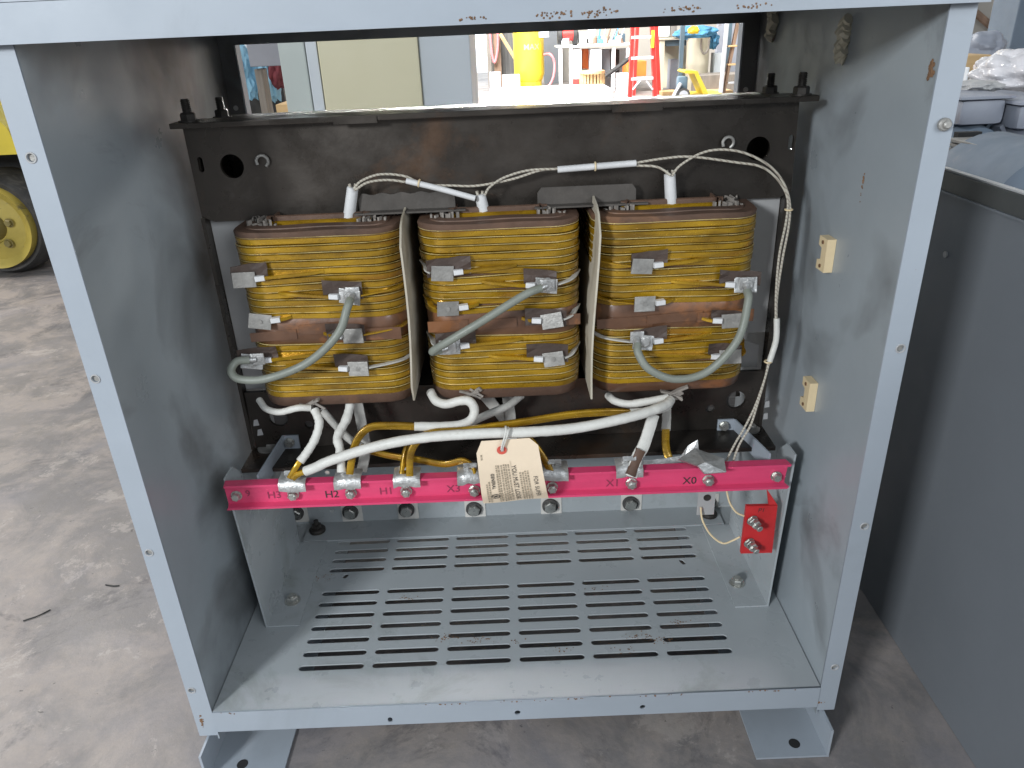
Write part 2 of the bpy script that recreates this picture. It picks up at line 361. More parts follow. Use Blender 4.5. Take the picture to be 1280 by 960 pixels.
# base plate
slots = []
rows = [.0641, .0883, .1124, .1366, .1608, .1849, .2085, .2613, .2841, .3069, .330]
for i, yy in enumerate(rows):
    for c in range(6):
        slots.append(capsule(-.2864+.0432+c*(.5736-.0864)/5, yy, .0864, .0098))
slots += [capsule(-.258, .247, .011, .007, rot=1.2), capsule(.262, .247, .013, .007, rot=2.0)]
sheet('base_plate', rect(-.3785, .3785, 0, DY-.003), slots, .002, (0, 0, -.001), (1, 0, 0), (0, 1, 0), m_base, cab)
lipc = [Y(px, py, 0) for px, py in ((488, 898), (647, 889), (803, 882))]
sheet('front_rail', rect(-.3785, .3785, -.034, -.0005), [capsule(lipc[0].x, lipc[0].z, .009, .006, rot=1.57), circ(lipc[1].x, lipc[1].z, .0038, 16), circ(lipc[2].x, lipc[2].z, .0035, 16)], .002, (0, -.0012, 0), (1, 0, 0), (0, 0, 1), m_paint, cab)
b = bm_(); box(b, -.3785, .3785, .0005, .0185, -.034, -.032); obj('rail_return', b, m_paint, cab)
# back frame : open rear with a flat border
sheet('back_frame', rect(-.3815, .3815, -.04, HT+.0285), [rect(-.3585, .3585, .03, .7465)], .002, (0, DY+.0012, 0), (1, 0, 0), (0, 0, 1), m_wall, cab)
b = bm_(); box(b, -.3585, -.3565, DY+.002, DY+.022, .03, .7465); obj('frame_return', b, m_paint, cab); b = bm_(); box(b, .3565, .3585, DY+.002, DY+.022, .03, .7465); obj('frame_return', b, m_paint, cab)
for px, py in ((295, 135), (932, 112)): c = Y(px, py, DY); b = bm_(); cyl(b, (c.x, DY-.0001, c.z), (0, -1, 0), .0035, .0012, 14); obj('frame_rivet', b, m_sheet, cab, True)
# roof
b = bm_(); box(b, -.412, .4045, -.012, DY+.02, HT+.03, HT+.032); obj('roof_panel', b, m_paint, cab)
b = bm_(); box(b, -.412, .4045, -.0125, -.0105, HT, HT+.0295); box(b, -.412, .4045, -.0105, .012, HT, HT+.0018); obj('roof_fascia', b, m_paint, cab)
b = bm_(); box(b, .4025, .4045, -.0105, DY+.02, HT, HT+.0295); obj('roof_side', b, m_paint, cab); b = bm_(); box(b, -.412, -.410, -.0105, DY+.02, HT, HT+.0295); obj('roof_side', b, m_paint, cab)
# rust crusts along the fascia edge and base lip
b = bm_()
def crust(c, ax, n, r, fl):
    for _ in range(n):
        p = V(c)+V((random.gauss(0, 1)*ax[0], random.gauss(0, 1)*ax[1], random.gauss(0, 1)*ax[2])); rr = r*random.uniform(.4, 1.2)
        cyl(b, p, fl, rr, .0004+rr*.12, 7, r2=rr*.5)
for px in (590, 690, 705, 745, 755, 850, 862, 940): c = Y(px, 5, -.0127); crust((c.x, -.0127, HT+.0045), (.006, 0, .0012), 15, .0009, (0, -1, 0))
for px, n in ((290, 5), (560, 10), (640, 8), (720, 12), (820, 10), (960, 12)): c = Y(px, 880, 0); crust((c.x, -.0024, -.002), (.02, 0, .0008), n, .0012, (0, -1, 0))
crust(Y(252, 902, -.0012), (.0010, 0, .006), 26, .0014, (0, -1, 0)); crust(Y(1022, 878, -.001), (.004, 0, .001), 10, .0015, (0, -1, 0))
tag(obj('rust_crust', b, m_rust, cab), kind='stuff')
b = bm_()
def rpatch(c, ax, n, r, fl):
    global b
    crust(c, ax, n, r, fl)
rpatch(X(1163, 88, .3795), (0, .0022, .0035), 40, .0022, (-1, 0, 0)); rpatch(X(1078, 232, .3795), (0, .0006, .009), 14, .0015, (-1, 0, 0))
tag(obj('rust_patch', b, m_rust, cab), kind='stuff')
b = bm_()
for px, py, n in ((555, 797, 26), (600, 800, 30), (640, 803, 10), (800, 795, 26), (825, 800, 30), (850, 778, 22), (780, 812, 10), (510, 748, 14), (400, 722, 22), (700, 812, 16), (745, 735, 8)):
    c = Z(px, py, .0003)
    crust(c, (.009, .0035, 0), n, .0009, (0, 0, 1))
tag(obj('debris', b, m_rust, cab), kind='stuff')
b = bm_()
# feet
for s in (-1, 1):
    b = bm_(); x0, x1 = (-.394, -.298) if s < 0 else (.298, .389)
    box(b, x0, x1, -.032, DY+.03, GZ+.0005, GZ+.0035)
    box(b, (x0 if s < 0 else x1-.003), (x0+.003 if s < 0 else x1), -.0315, DY+.028, GZ+.0035, -.042)
    f = obj('foot', b, m_paint, cab)
    h = Z(993, 929, GZ+.004) if s > 0 else Z(303, 955, GZ+.004)
    b = bm_(); cyl(b, (h.x, h.y, GZ+.0032), (0, 0, 1), .007, .0006, 20); obj('foot_hole', b, m_black, f)
# cream cable clips on the right wall
def clip(px, py, hh, hd):
    c = X(px, py, .3797); b = bm_()
    prof = [(-hd, -hh), (hd, -hh), (hd, -hh*.45), (hd*.2, -hh*.35), (hd*.2, hh*.35), (hd, hh*.45), (hd, hh), (-hd, hh)]
    poly_prism(b, [(c.x, c.y+y, c.z+z) for y, z in prof], (-.010, 0, 0))
    o = obj('cable_clip', b, m_cream, cab)
    for q in (-.72, .72): b = bm_(); cyl(b, (c.x-.0099, c.y, c.z+hh*q), (-1, 0, 0), .0022, .0012, 12); obj('clip_screw', b, m_rust, o)
clip(1038, 317, .019, .011); clip(1016, 492, .019, .011)
for px, py in ((1060, 52), (972, 28)):
    c = X(px, py, .3797); b = bm_()
    for k in range(6): 
        p = c+V((0, random.uniform(-.007, .007), (k-3)*.006)); tube(b, [p, p+V((-.006, .004, .004)), p+V((-.004, -.004, .010))], .006, 8, 3, lump=.25)
    tag(obj('cable_clip', b, m_drum, cab, True), 'grimy cream cable clip under the roof')

# ================================================================== CORE
core = thing('transformer_core', 'dark oily steel core frame behind the three coils, threaded rods at its top corners', 'core', (0, .30, 0))
YF, YB = .215, .325
def clampx(z, px_l): return px_l
rods = []
def hp(px, py, r, y=YF): c = Y(px, py, y); return circ(c.x, c.z, r)
up_out = [(-.345, .566), (-.33, .560), (.335, .560), (.350, .566), (.347, .6668), (-.345, .6668)]
hl = [hp(290, 208, .0135), hp(948, 186, .0135)]
tiny = []
for px, py in ((251, 206), (989, 178)): c = Y(px, py, YF); tiny.append(capsule(c.x, c.z, .017, .006, rot=1.57))
sheet('upper_clamp', up_out, hl+tiny, .005, (0, YF+.0025, 0), (1, 0, 0), (0, 0, 1), m_steel, core)
b = bm_(); box(b, -.352, .362, YF-.018, YF+.028, .6672, .6732, .001); obj('top_flange', b, m_steel, core)
b = bm_(); box(b, -.338, .340, YB-.020, YB+.030, .6605, .6665, .001); obj('top_flange', b, m_steel, core)
b = bm_(); box(b, -.34, .345, YB-.005, YB, .56, .6600); obj('upper_clamp', b, m_steel, core)
b = bm_(); box(b, -.335, .338, .425, .428, .255, .640); obj('rear_light_block', b, m_dkpap, core)  # added unseen sheet that stops rear light leaking between the coils
# small overlapping strips under the flange edge
for xa, xb_ in ((415, 470), (765, 828)):
    p0, p1 = Y(xa, 140, YF-.019), Y(xb_, 140, YF-.019); b = bm_(); box(b, p0.x, p1.x, YF-.0195, YF-.0182, .6650, .672); obj('shim', b, m_steel, core)
# yoke laminations
b = bm_(); box(b, -.275, .275, YF+.0055, YB-.006, .575, .655); obj('upper_yoke', b, m_steel, core)
for x in (-.338, .338): b = bm_(); box(b, x-.002, x+.002, YF+.0055, YB-.0055, .5605, .6585); obj('end_light_block', b, m_steel, core)  # added plates closing the clamp ends so its holes stay dark
b = bm_(); box(b, -.31, .31, YF+.0055, YB-.006, .262, .335); obj('lower_yoke', b, m_lam, core)
for cx in (-.2025, .004, .2045):
    b = bm_(); box(b, cx-.035, cx+.035, YF+.006, YB-.007, .3355, .5745); obj('core_leg', b, m_lam, core)
# lifting-plate blocks just under the clamp
for x0, x1, z0, z1, yy in ((350, 402, 246, 276, .222), (404, 440, 249, 274, .226), (815, 832, 236, 262, .222), (850, 896, 236, 260, .222), (600, 640, 240, 262, .222)):
    a = Y(x0, z1, yy); c = Y(x1, z0, yy); b = bm_(); box(b, a.x, c.x, yy, yy+.006, a.z, c.z, .0008); obj('lock_plate', b, m_lam, core)
for x0, x1, zt, zb, wv in ((450, 568, 238, 264, 1), (672, 795, 229, 256, 0)):
    b = bm_(); a = Y(x0, zb, .202); c = Y(x1, zt, .202); n = 24; pts = [(a.x, .200, a.z)]
    pts += [(a.x+(c.x-a.x)*k/n, .200, c.z-(.006 if k in (0, n) else 0)+(.0012*math.sin(k*1.3) if wv else 0)) for k in range(n+1)] + [(c.x, .200, a.z)]
    poly_prism(b, pts, (0, .0025, 0)); sh = obj('insulation_shield', b, m_shield, core); b = bm_(); box(b, a.x-.004, c.x+.012, .186, .1999, a.z-.0015, a.z+.0005); obj('shield_lip', b, m_shield, sh)
# threaded rods with nuts
for px, py, yy in ((237, 155, YF-.004), (1000, 127, YF-.004), (279, 151, YB-.004), (961, 125, YB-.004)):
    c = Y(px, py, yy); b = bm_(); zr = .6734 if yy < .25 else .6667
    bolt(b, (c.x, yy, zr), (0, 0, 1), .0088, .008, 1.3); cyl(b, (c.x, yy, zr+.0085), (0, 0, 1), .0040, .015, 14)
    for k in range(7): ring(b, (c.x, yy, zr+.0095+k*.002), (0, 0, 1), .0044, .0007, 14, 5)
    obj('threaded_rod', b, m_dbolt, core)
# hook nuts on the clamp face
for px, py in ((329, 201), (909, 178)):
    c = Y(px, py, YF); b = bm_(); tube(b, [(c.x+.0065*math.cos(t*.8-1.1), YF-.002-.0006*t, c.z+.0065*math.sin(t*.8-1.1)) for t in range(7)], .0018, 8, 4); obj('hook_nut', b, m_tab, core, True)
# lower clamp
lo_out = [(-.340, .2505), (.345, .2505), (.345, .335), (-.340, .335)]
sheet('lower_clamp', lo_out, [hp(348, 523, .0125), hp(920, 500, .0130), hp(386, 531, .006), hp(888, 511, .006)], .005, (0, YF+.0025, 0), (1, 0, 0), (0, 0, 1), m_steel, core)
b = bm_(); box(b, -.345, .350, YF-.052, YF+.0045, .244, .2500, .0008); obj('bottom_flange', b, m_steel, core)
b = bm_(); box(b, -.345, .350, YB-.004, YB+.05, .244, .2500, .0008); obj('bottom_flange', b, m_steel, core); b = bm_(); box(b, -.34, .345, YB-.005, YB, .2505, .335); obj('lower_clamp', b, m_steel, core)
for px, py in ((336, 560), (936, 536)): b = bm_(); c = Z(px, py, .2505); cyl(b, (c.x, c.y, .2502), (0, 0, 1), .0145, .0022, 24); bolt(b, (c.x+.003, c.y+.002, .2524), (0, 0, 1), .007, .004, 0); obj('flange_washer', b, m_tab, core)
# tie bars at both ends + pale sheets behind the coils
for s in (-1, 1):
    b = bm_(); x = -.3435 if s < 0 else .3445
    box(b, x-.0022, x+.0022, YF-.003, YF+.012, .2505, .5658); obj('tie_bar', b, m_steel, core)
    b = bm_()
    if s < 0: box(b, -.3405, -.27, .226, .228, .3355, .5595)
    else: box(b, .275, .3415, .226, .228, .385, .5595); poly_prism(b, [(.290, .2285, .3355), (.337, .2285, .3355), (.337, .2285, .366), (.29, .2285, .384)], (0, .002, 0))
    obj('end_sheet', b, m_sheet, core)
for px, py in ((325, 540), (320, 528), (958, 505), (956, 520)): c = Y(px, py, YF); b = bm_(); poly_prism(b, [(c.x-.004, YF-.0005, c.z-.005), (c.x+.004, YF-.0005, c.z-.004), (c.x+.003, YF-.0005, c.z+.005), (c.x-.002, YF-.0005, c.z+.004)], (0, -.0008, 0)); obj('paint_fleck', b, m_sheet, core)

# gray support angle across the back
sup = thing('support_angle', 'grey steel angle across the back of the base, bolted, below the core', 'bracket', (0, .36, 0))
b = bm_(); box(b, -.345, .350, .335, .388, .0004, .0032); obj('foot_flange', b, m_base, sup)
dots = [Y(409, 591, .385), Y(415, 638, .385)]
sheet('web', rect(-.37, .372, .0034, .135), [circ(d.x, d.z, .0042, 14) for d in dots], .003, (0, .3865, 0), (1, 0, 0), (0, 0, 1), m_base, sup)
for px, py in ((372, 641), (440, 640), (510, 637), (594, 636), (689, 632), (789, 629), (885, 628)):
    c = Y(px, py, .385); b = bm_(); box(b, c.x-.0175, c.x+.0175, .3835, .3848, c.z-.018, c.z+.018, 0); pd = obj('washer_plate', b, m_wplate, sup)
    b = bm_(); cyl(b, (c.x-.002, .3834, c.z+.002), (0, -1, 0), .0135, .004, 24); obj('rubber_washer', b, m_rub, pd)
    b = bm_(); bolt(b, (c.x-.002, .3793, c.z+.002), (0, -1, 0), .0105, .007, 0, random.random()); obj('bolt_head', b, m_bolt, pd)
for px, py in ((397, 663), (886, 643)):
    c = Z(px, py, .004); b = bm_(); cyl(b, (c.x, c.y, .0033), (0, 0, 1), .0135, .006, 24, bev=.002); bolt(b, (c.x, c.y, .0093), (0, 0, 1), .0085, .006, 1.2, .2); cyl(b, (c.x, c.y, .0165), (0, 0, 1), .004, .008, 12); obj('anchor_bolt', b, m_dbolt, sup)

# ================================================================== COILS
def rrect(cx, cy, a, d, r, n=7):
    out = []
    for sx, sy, a0 in ((1, -1, -90), (1, 1, 0), (-1, 1, 90), (-1, -1, 180)):
        for k in range(n+1):
            t = math.radians(a0+90*k/n); out.append((cx+sx*(a-r)+r*math.cos(t), cy+sy*(d-r)+r*math.sin(t)))
    # densify the straight runs
    res = []
    for i, p in enumerate(out):
        q = out[(i+1) % len(out)]; res.append(p); L = math.hypot(q[0]-p[0], q[1]-p[1]); m = int(L/.012)
        for k in range(1, m): res.append((p[0]+(q[0]-p[0])*k/m, p[1]+(q[1]-p[1])*k/m))
    return res
def loop_sweep(b, cx, cy, a, d, r, prof, wob=None, cap=False):
    """prof: list of (offset outward, z). One closed wall."""
    rings = []
    for off, z, seed in prof:
        R = rrect(cx, cy, a+off, d+off, r+off); ringv = []
        for i, (x, y) in enumerate(R):
            dz = wob(x, y, seed) if wob else 0
            ringv.append(b.verts.new((x, y, z+dz)))
        rings.append(ringv)
    n = min(len(q) for q in rings)
    for A, B in zip(rings, rings[1:]):
        for k in range(n): b.faces.new((A[k], A[(k+1) % n], B[(k+1) % n], B[k]))
    if cap: b.faces.new(rings[0][::-1]); b.faces.new(rings[-1])
CD, RC = .125, .034     # half depth, corner radius
YC = .275
def strips(b, cx, a, z0, z1, n, seed0, taps=()):
    rnd = random.Random(seed0); h = (z1-z0)/n
    def bulge(x, y, zm):
        if y > YC: return 0
        d = 0
        for tx, tz, L in taps:
            side = 1 if L else -1
            q = (x-tx)*side; w = math.exp(-((q-.020)/.045)**2)*math.exp(-abs(zm-tz)/.012)
            d += (1 if zm >= tz else -1)*.0022*w
        return d
    for k in range(n):
        o = rnd.uniform(-.0009, .0006); z = z0+h*k; t = rnd.uniform(-.0005, .0005); u = rnd.uniform(-.0003, .0003); ph = rnd.uniform(0, 6)
        def wob(x, y, s, t=t, u=u, ph=ph): return bulge(x, y, z+h/2) + t*(x-cx)/a + u*math.sin((x-cx)*38+ph) + (y-YC+CD)*-.012*(1 if x > cx else .5)
        e = h*.465; m = z+h/2
        # each strap: two stacked rounded wires
        pr = [(-.0048+o, m-e, 0), (-.0006+o, m-e*.99, 0), (o, m-e*.86, 0), (o+.0002, m-e*.3, 0), (o+.0001, m+e*.46, 0), (-.0004+o, m+e*.52, 0), (-.0032+o, m+e*.56, 0), (-.0032+o, m+e*.70, 0), (.0001+o, m+e*.75, 0), (.0004+o, m+e*.84, 0), (-.0004+o, m+e*.96, 0), (-.0048+o, m+e, 0)]
        nn = len(rrect(cx, YC, a, CD, RC))
        rings = []
        for off, zz, _ in pr:
            R = rrect_fixed(cx, a, off); rings.append([b.verts.new((x, y, zz+wob(x, y, 0))) for x, y in R])
        for ri, (A, B) in enumerate(zip(rings, rings[1:])):
            for q in range(len(A)): b.faces.new((A[q], A[(q+1) % len(A)], B[(q+1) % len(A)], B[q])).material_index = int(ri in (8, 9))
def rrect_fixed(cx, a, off):     # same vertex count for every offset
    base = rrect(0, 0, a, CD, RC); out = []
    n = len(base)
    for i, (x, y) in enumerate(base):
        p, q = base[i-1], base[(i+1) % n]; dx, dy = q[0]-p[0], q[1]-p[1]; L = math.hypot(dx, dy); out.append((cx+x+dy/L*off, YC+y-dx/L*off))
    return out
def wall(b, cx, a, prof):
    rings = [[b.verts.new((x, y, z)) for x, y in rrect_fixed(cx, a, off)] for off, z in prof]
    for A, B in zip(rings, rings[1:]):
        for q in range(len(A)): b.faces.new((A[q], A[(q+1) % len(A)], B[(q+1) % len(A)], B[q]))
    A, B = rings[-1], rings[0]
    for q in range(len(A)): b.faces.new((A[q], A[(q+1) % len(A)], B[(q+1) % len(A)], B[q]))
COILS = [(-.2025, .0955, 0, [(305, 350, 'L'), (437, 371, 'RJ'), (325, 402, 'L'), (441, 420, 'R'), (315, 452, 'LJ'), (448, 461, 'R')]),
         (.0040, .0925, 1, [(553, 342, 'L'), (683, 357, 'RJ'), (560, 386, 'L'), (690, 401, 'R'), (562, 434, 'LJ'), (692, 449, 'R')]),
         (.2045, .0945, 2, [(803, 333, 'L'), (932, 356, 'RJ'), (806, 380, 'L'), (916, 401, 'R'), (804, 428, 'LJ'), (913, 446, 'R')])]
CLAB = ['left amber wire winding coil, its grey jumper looping out past its left edge',
        'middle amber wire winding coil between the two cream boards, jumper running diagonally',
        'right amber wire winding coil with a grey jumper hanging in a U']
ZT, ZB = .556, .352
Z1, Z2 = .4560, .4270
YFR = YC-CD
for cx, a, ci, taps in COILS:
    coil = thing('winding_coil', CLAB[ci], 'coil', (cx, YC, ZB-.012), 'winding coils in a row on the core')
    rnd = random.Random(50+ci)
    b = bm_(); tl = [(Y(px, py, YFR).x, Y(px, py, YFR).z, kd[0] == 'L') for px, py, kd in taps]; strips(b, cx, a, Z1, ZT-.002, 11, 11+ci, tl); obj('upper_winding', b, m_gold, coil, True, 22).data.materials.append(m_edge)
    b = bm_(); strips(b, cx, a, ZB+.004, Z2, 8, 31+ci, tl); obj('lower_winding', b, m_gold, coil, True, 22).data.materials.append(m_edge)
    b = bm_(); wall(b, cx, a, [(-.004, Z2-.004), (-.0015, Z2-.001), (-.002, (Z1+Z2)/2), (-.0015, Z1+.001), (-.004, Z1+.004), (-.010, Z1), (-.010, Z2)]); obj('centre_band', b, m_band, coil, True, 60)
    # loose varnished wraps on the band
    b = bm_()
    for k in range(3):
        x0 = cx+a*(-.95+.62*k); w = a*rnd.uniform(.45, .7); z = Z2+rnd.uniform(.001, .012); y = YFR+.0008-.001*k
        poly_prism(b, [(x0, y, z), (x0+w, y, z+rnd.uniform(-.002, .003)), (x0+w, y, z+.014), (x0, y, z+.012+rnd.uniform(-.002, .002))], (0, .0008, 0))
    obj('band_wrap', b, m_band, coil)
    # inner body that blocks light between layers
    b = bm_(); wall(b, cx, a, [(-.0046, ZB-.002), (-.0046, ZT-.001), (-.0075, ZT-.001), (-.0075, ZB-.002)]); obj('inner_former', b, m_brown, coil)
    # top: brown paper ring, dusty spacers, gold inner layer
    b = bm_(); wall(b, cx, a, [(-.0004, ZT-.0030), (.0002, ZT+.0015), (-.0015, ZT+.0035), (-.014, ZT+.0040), (-.0145, ZT+.0052), (-.028, ZT+.0056), (-.030, ZT+.001), (-.030, ZT-.01), (-.004, ZT-.01)])
    for v in b.verts: v.co.z += .0005*math.sin(v.co.x*60+v.co.y*40)
    obj('top_paper', b, m_brown, coil, True, 40)
    b = bm_(); wall(b, cx, a, [(-.0385, ZT-.02), (-.038, ZT+.0065), (-.040, ZT+.0075), (-.0405, ZT-.02)]); obj('inner_winding', b, m_gold, coil, True, 40)
    b = bm_(); wall(b, cx, a, [(-.041, ZT-.02), (-.0415, ZT+.012), (-.043, ZT+.013), (-.045, ZT+.013), (-.046, ZT-.02)]); obj('inner_tube', b, m_brown, coil, True, 40)
    b = bm_()
    for sx in (-1, 1):
        for k in range(11):
            t = k/10; x = cx+sx*(a-.010-.030*t); y = YFR+.070-.030*t+rnd.uniform(-.003, .003); an = rnd.uniform(-.5, .5)
            box(b, x-.0009, x+.0009, y-.009, y+.009, ZT-.03, ZT+.0065+rnd.uniform(-.002, .005), 0, Matrix.Rotation(an, 3, 'Z') @ Matrix.Rotation(rnd.uniform(-.15, .15), 3, 'Y'))
        for k in range(6):
            x = cx+sx*(a*.50+k*.006); y = YFR+.034+rnd.uniform(-.002, .002); box(b, x-.0012, x+.0012, y-.003, y+.003, ZT-.02, ZT+.0080+rnd.uniform(-.002, .003), 0, Matrix.Rotation(rnd.uniform(-.6, .6), 3, 'Z'))
    tag(obj('spacer_sticks', b, m_dust, coil), kind='stuff')
    b = bm_(); wall(b, cx, a, [(-.003, ZB+.0055), (-.0005, ZB+.004), (-.0025, ZB-.007), (-.006, ZB-.010), (-.016, ZB-.010), (-.016, ZB)])
    obj('bottom_paper', b, m_brown if ci < 2 else m_band, coil, True, 40)
    # taps
    for ti, (px, py, kd) in enumerate(taps):
        L = kd[0] == 'L'; s = 1 if L else -1
        c = Y(px, py, YFR-.007)
        lead_dz = [.004, .0055, .003, -.003, .004, .005][ti]
        # pad
        if ti in (0, 1, 3, 4, 5) or ci == 3:
            pc = Y(px+s*8, py-(10 if ti != 3 else 6), YFR-.002); w, h = .0215+rnd.uniform(-.003, .004), .0075+rnd.uniform(0, .003)
            b = bm_(); P = []
            for i in range(5):
                P.append([(pc.x-w+2*w*i/4, YFR-.0030-.0045*abs(1-i/2)**2*rnd.uniform(.2, 1.0)-.001*rnd.random(), pc.z-h+2*h*j/3+rnd.uniform(-.0008, .0008)+s*.002*(i/2-1)) for j in range(4)])
            grid(b, P, -.0007); obj('insulation_pad', b, m_dkpap, coil)
        tt = bm_(); rot = Matrix.Rotation(rnd.uniform(-.16, .16)+(.12 if L else -.02), 3, 'Y') @ Matrix.Rotation(rnd.uniform(-.25, .1), 3, 'X') @ Matrix.Rotation(s*.18, 3, 'Z')
        box(tt, c.x-.0125, c.x+.0125, c.y-.0010, c.y+.0010, c.z-.0088, c.z+.0088, .0004, rot)
        if ti == 5 or ti == 2: cyl(tt, (c.x, c.y-.0012, c.z), (0, -1, 0), .0028, .0006, 12)
        if kd[-1] == 'J':
            bolt(tt, c+V((.001, -.0016, .002)), (0, -1, 0), .0062, .004, 1.3, .4)
        tb = obj('tap_terminal', tt, m_tab if kd[-1] != 'J' else m_lug, coil)
        # crimp sleeve and gold lead that dives back into the winding
        e = c+V((s*.0125, .001, .0005)); e2 = c+V((s*.023, .0025, .001))
        b = bm_(); tube(b, [e, (e+e2)/2, e2], 0, rect=(.0030, .0042), sm=2, up=V((0, 1, 0))); obj('crimp_sleeve', b, m_tube, tb)
        farx = s*rnd.uniform(.055, .085)
        if ti in (2, 3): farx = s*.030
        zb = round((c.z+s*.001)/.009)*.009
        b = bm_(); pts = [e2-V((s*.001, 0, 0)), e2+V((s*.010, .0015, .0003)), c+V((s*.035, .0042, lead_dz*.45)), c+V((farx*.8+s*.012, .0062, lead_dz*.8)), c+V((farx+s*.012, .0105, lead_dz))]
        if ti in (2, 3): pts = [e2-V((s*.001, 0, 0)), e2+V((s*.004, .003, 0)), e2+V((s*.010, .007, .001))]
        lim = cx+s*(a-.012)
        pts = [V((min(p.x, lim) if s > 0 else max(p.x, lim), p.y, p.z)) for p in pts]
        pts = [p for i, p in enumerate(pts) if i == 0 or (p-pts[i-1]).length > .003]
        tube(b, pts, 0, rect=(.0042, .0020), sm=5, up=V((0, 1, 0)) if False else V((0, 0, 1)), seg=8); obj('tap_lead', b, m_gold, coil, True, 40)
        # the other stub reaching round the corner
        o1 = c+V((-s*.0125, .001, .001)); fx = cx-s*(a-.004)
        if abs(fx-o1.x) > .006 and (fx-o1.x)*(-s) > 0:
            b = bm_(); tube(b, [o1, V(((o1.x+fx)/2, YFR-.0010, c.z+.003)), V((fx+s*.004, YFR+.008, c.z+.005)), V((fx-s*.0025, YFR+.030, c.z+.006))], 0, rect=(.0030, .0009), sm=4); obj('tap_stub', b, m_grsl if rnd.random() < .4 else m_gold, coil, True, 40)
    # taped knot where the leads leave the bottom
    kx, ky = ((392, 506), (592, 493), (842, 492))[ci]
    b = bm_(); c = Y(kx, ky, .150)
    for k in range(4):
        p = c+V((rnd.uniform(-.006, .006), 0, rnd.uniform(-.004, .004))); tube(b, [p+V((-.012+.004*k, -.001*k, .004*(-1)**k)), p, p+V((.014-.002*k, -.002, .006*(-1)**(k+1)))], 0, rect=(.0030, .0014), sm=3)
    obj('tape_tie', b, m_drum if ci == 3 else m_dust, coil, True)

# ------------------------------------------------------------------ jumper cables
def jumper(pts, label):
    j = thing('jumper_cable', label, 'cable', pts[0], 'grey jumper cables across the coils'); b = bm_()
    tube(b, pts, .0047, 14, 8); obj('jacket', b, m_jump, j, True)
    for p, q in ((pts[0], pts[1]), (pts[-1], pts[-2])):
        b = bm_(); d = (V(p)-V(q)).normalized(); cyl(b, V(p)-d*.004, d, .0036, .011, 12); 
        e = V(p)+d*.009; box(b, e.x-.008, e.x+.008, e.y-.0012, e.y+.0012, e.z-.007, e.z+.007, .0005); obj('lug', b, m_lug, j, True)
jy = YFR-.016
jumper([Y(438, 374, jy), Y(434, 385, jy-.010), Y(422, 418, jy-.018), Y(385, 453, jy-.02), Y(335, 473, jy-.02), Y(300, 474, jy-.017), Y(289, 464, jy-.012), Y(296, 452, jy-.004), Y(312, 450, jy)], 'grey jumper cable looping from the left coil past its left edge')
jumper([Y(676, 360, jy), Y(655, 369, jy-.010), Y(605, 400, jy-.016), Y(565, 424, jy-.014), Y(545, 436, jy-.008), Y(541, 440, jy-.003), Y(552, 437, jy)], 'straight grey jumper cable running diagonally across the middle coil')
jumper([Y(934, 363, jy), Y(935, 378, jy-.010), Y(922, 425, jy-.018), Y(885, 464, jy-.02), Y(845, 474, jy-.02), Y(812, 462, jy-.017), Y(798, 442, jy-.009), Y(797, 430, jy)], 'U-shaped grey jumper cable hanging across the right coil')

# ------------------------------------------------------------------ cream barrier boards between coils
for sgn, tl, bl, lab in ((-1, (499, 290), (516, 510), 'cream pressboard barrier standing between the left and middle coils'), (1, (748, 262), (739, 499), 'cream pressboard barrier standing between the middle and right coils')):
    p, q = Y(*tl, .128), Y(*bl, .128); b = bm_(); P = []
    zt = .571 if sgn < 0 else .575
    for i in range(9):
        t = i/8; z = zt+(q.z-zt)*t; x = p.x+(q.x-p.x)*t + .0022*math.sin(t*5+sgn)
        row = []
        for j in range(6):
            u = j/5; y = .128+.19*u + (.020*max(0, .12-t)/.12*(1 if u < .2 else 0)) + (.02*max(0, t-.9)/.1*(1 if u < .2 and sgn < 0 else 0)); row.append((x+.004*(u-.0)*(-sgn)*math.sin(t*3)*(1 if u < .5 else .5), y, z-(.010*(1-u*3) if u < .33 and i == 0 else 0)))
        P.append(row)
    grid(b, P, .0022); tag(obj('barrier_board', b, m_card, None, True, 40), lab, 'board', 'pressboard barriers between coils')

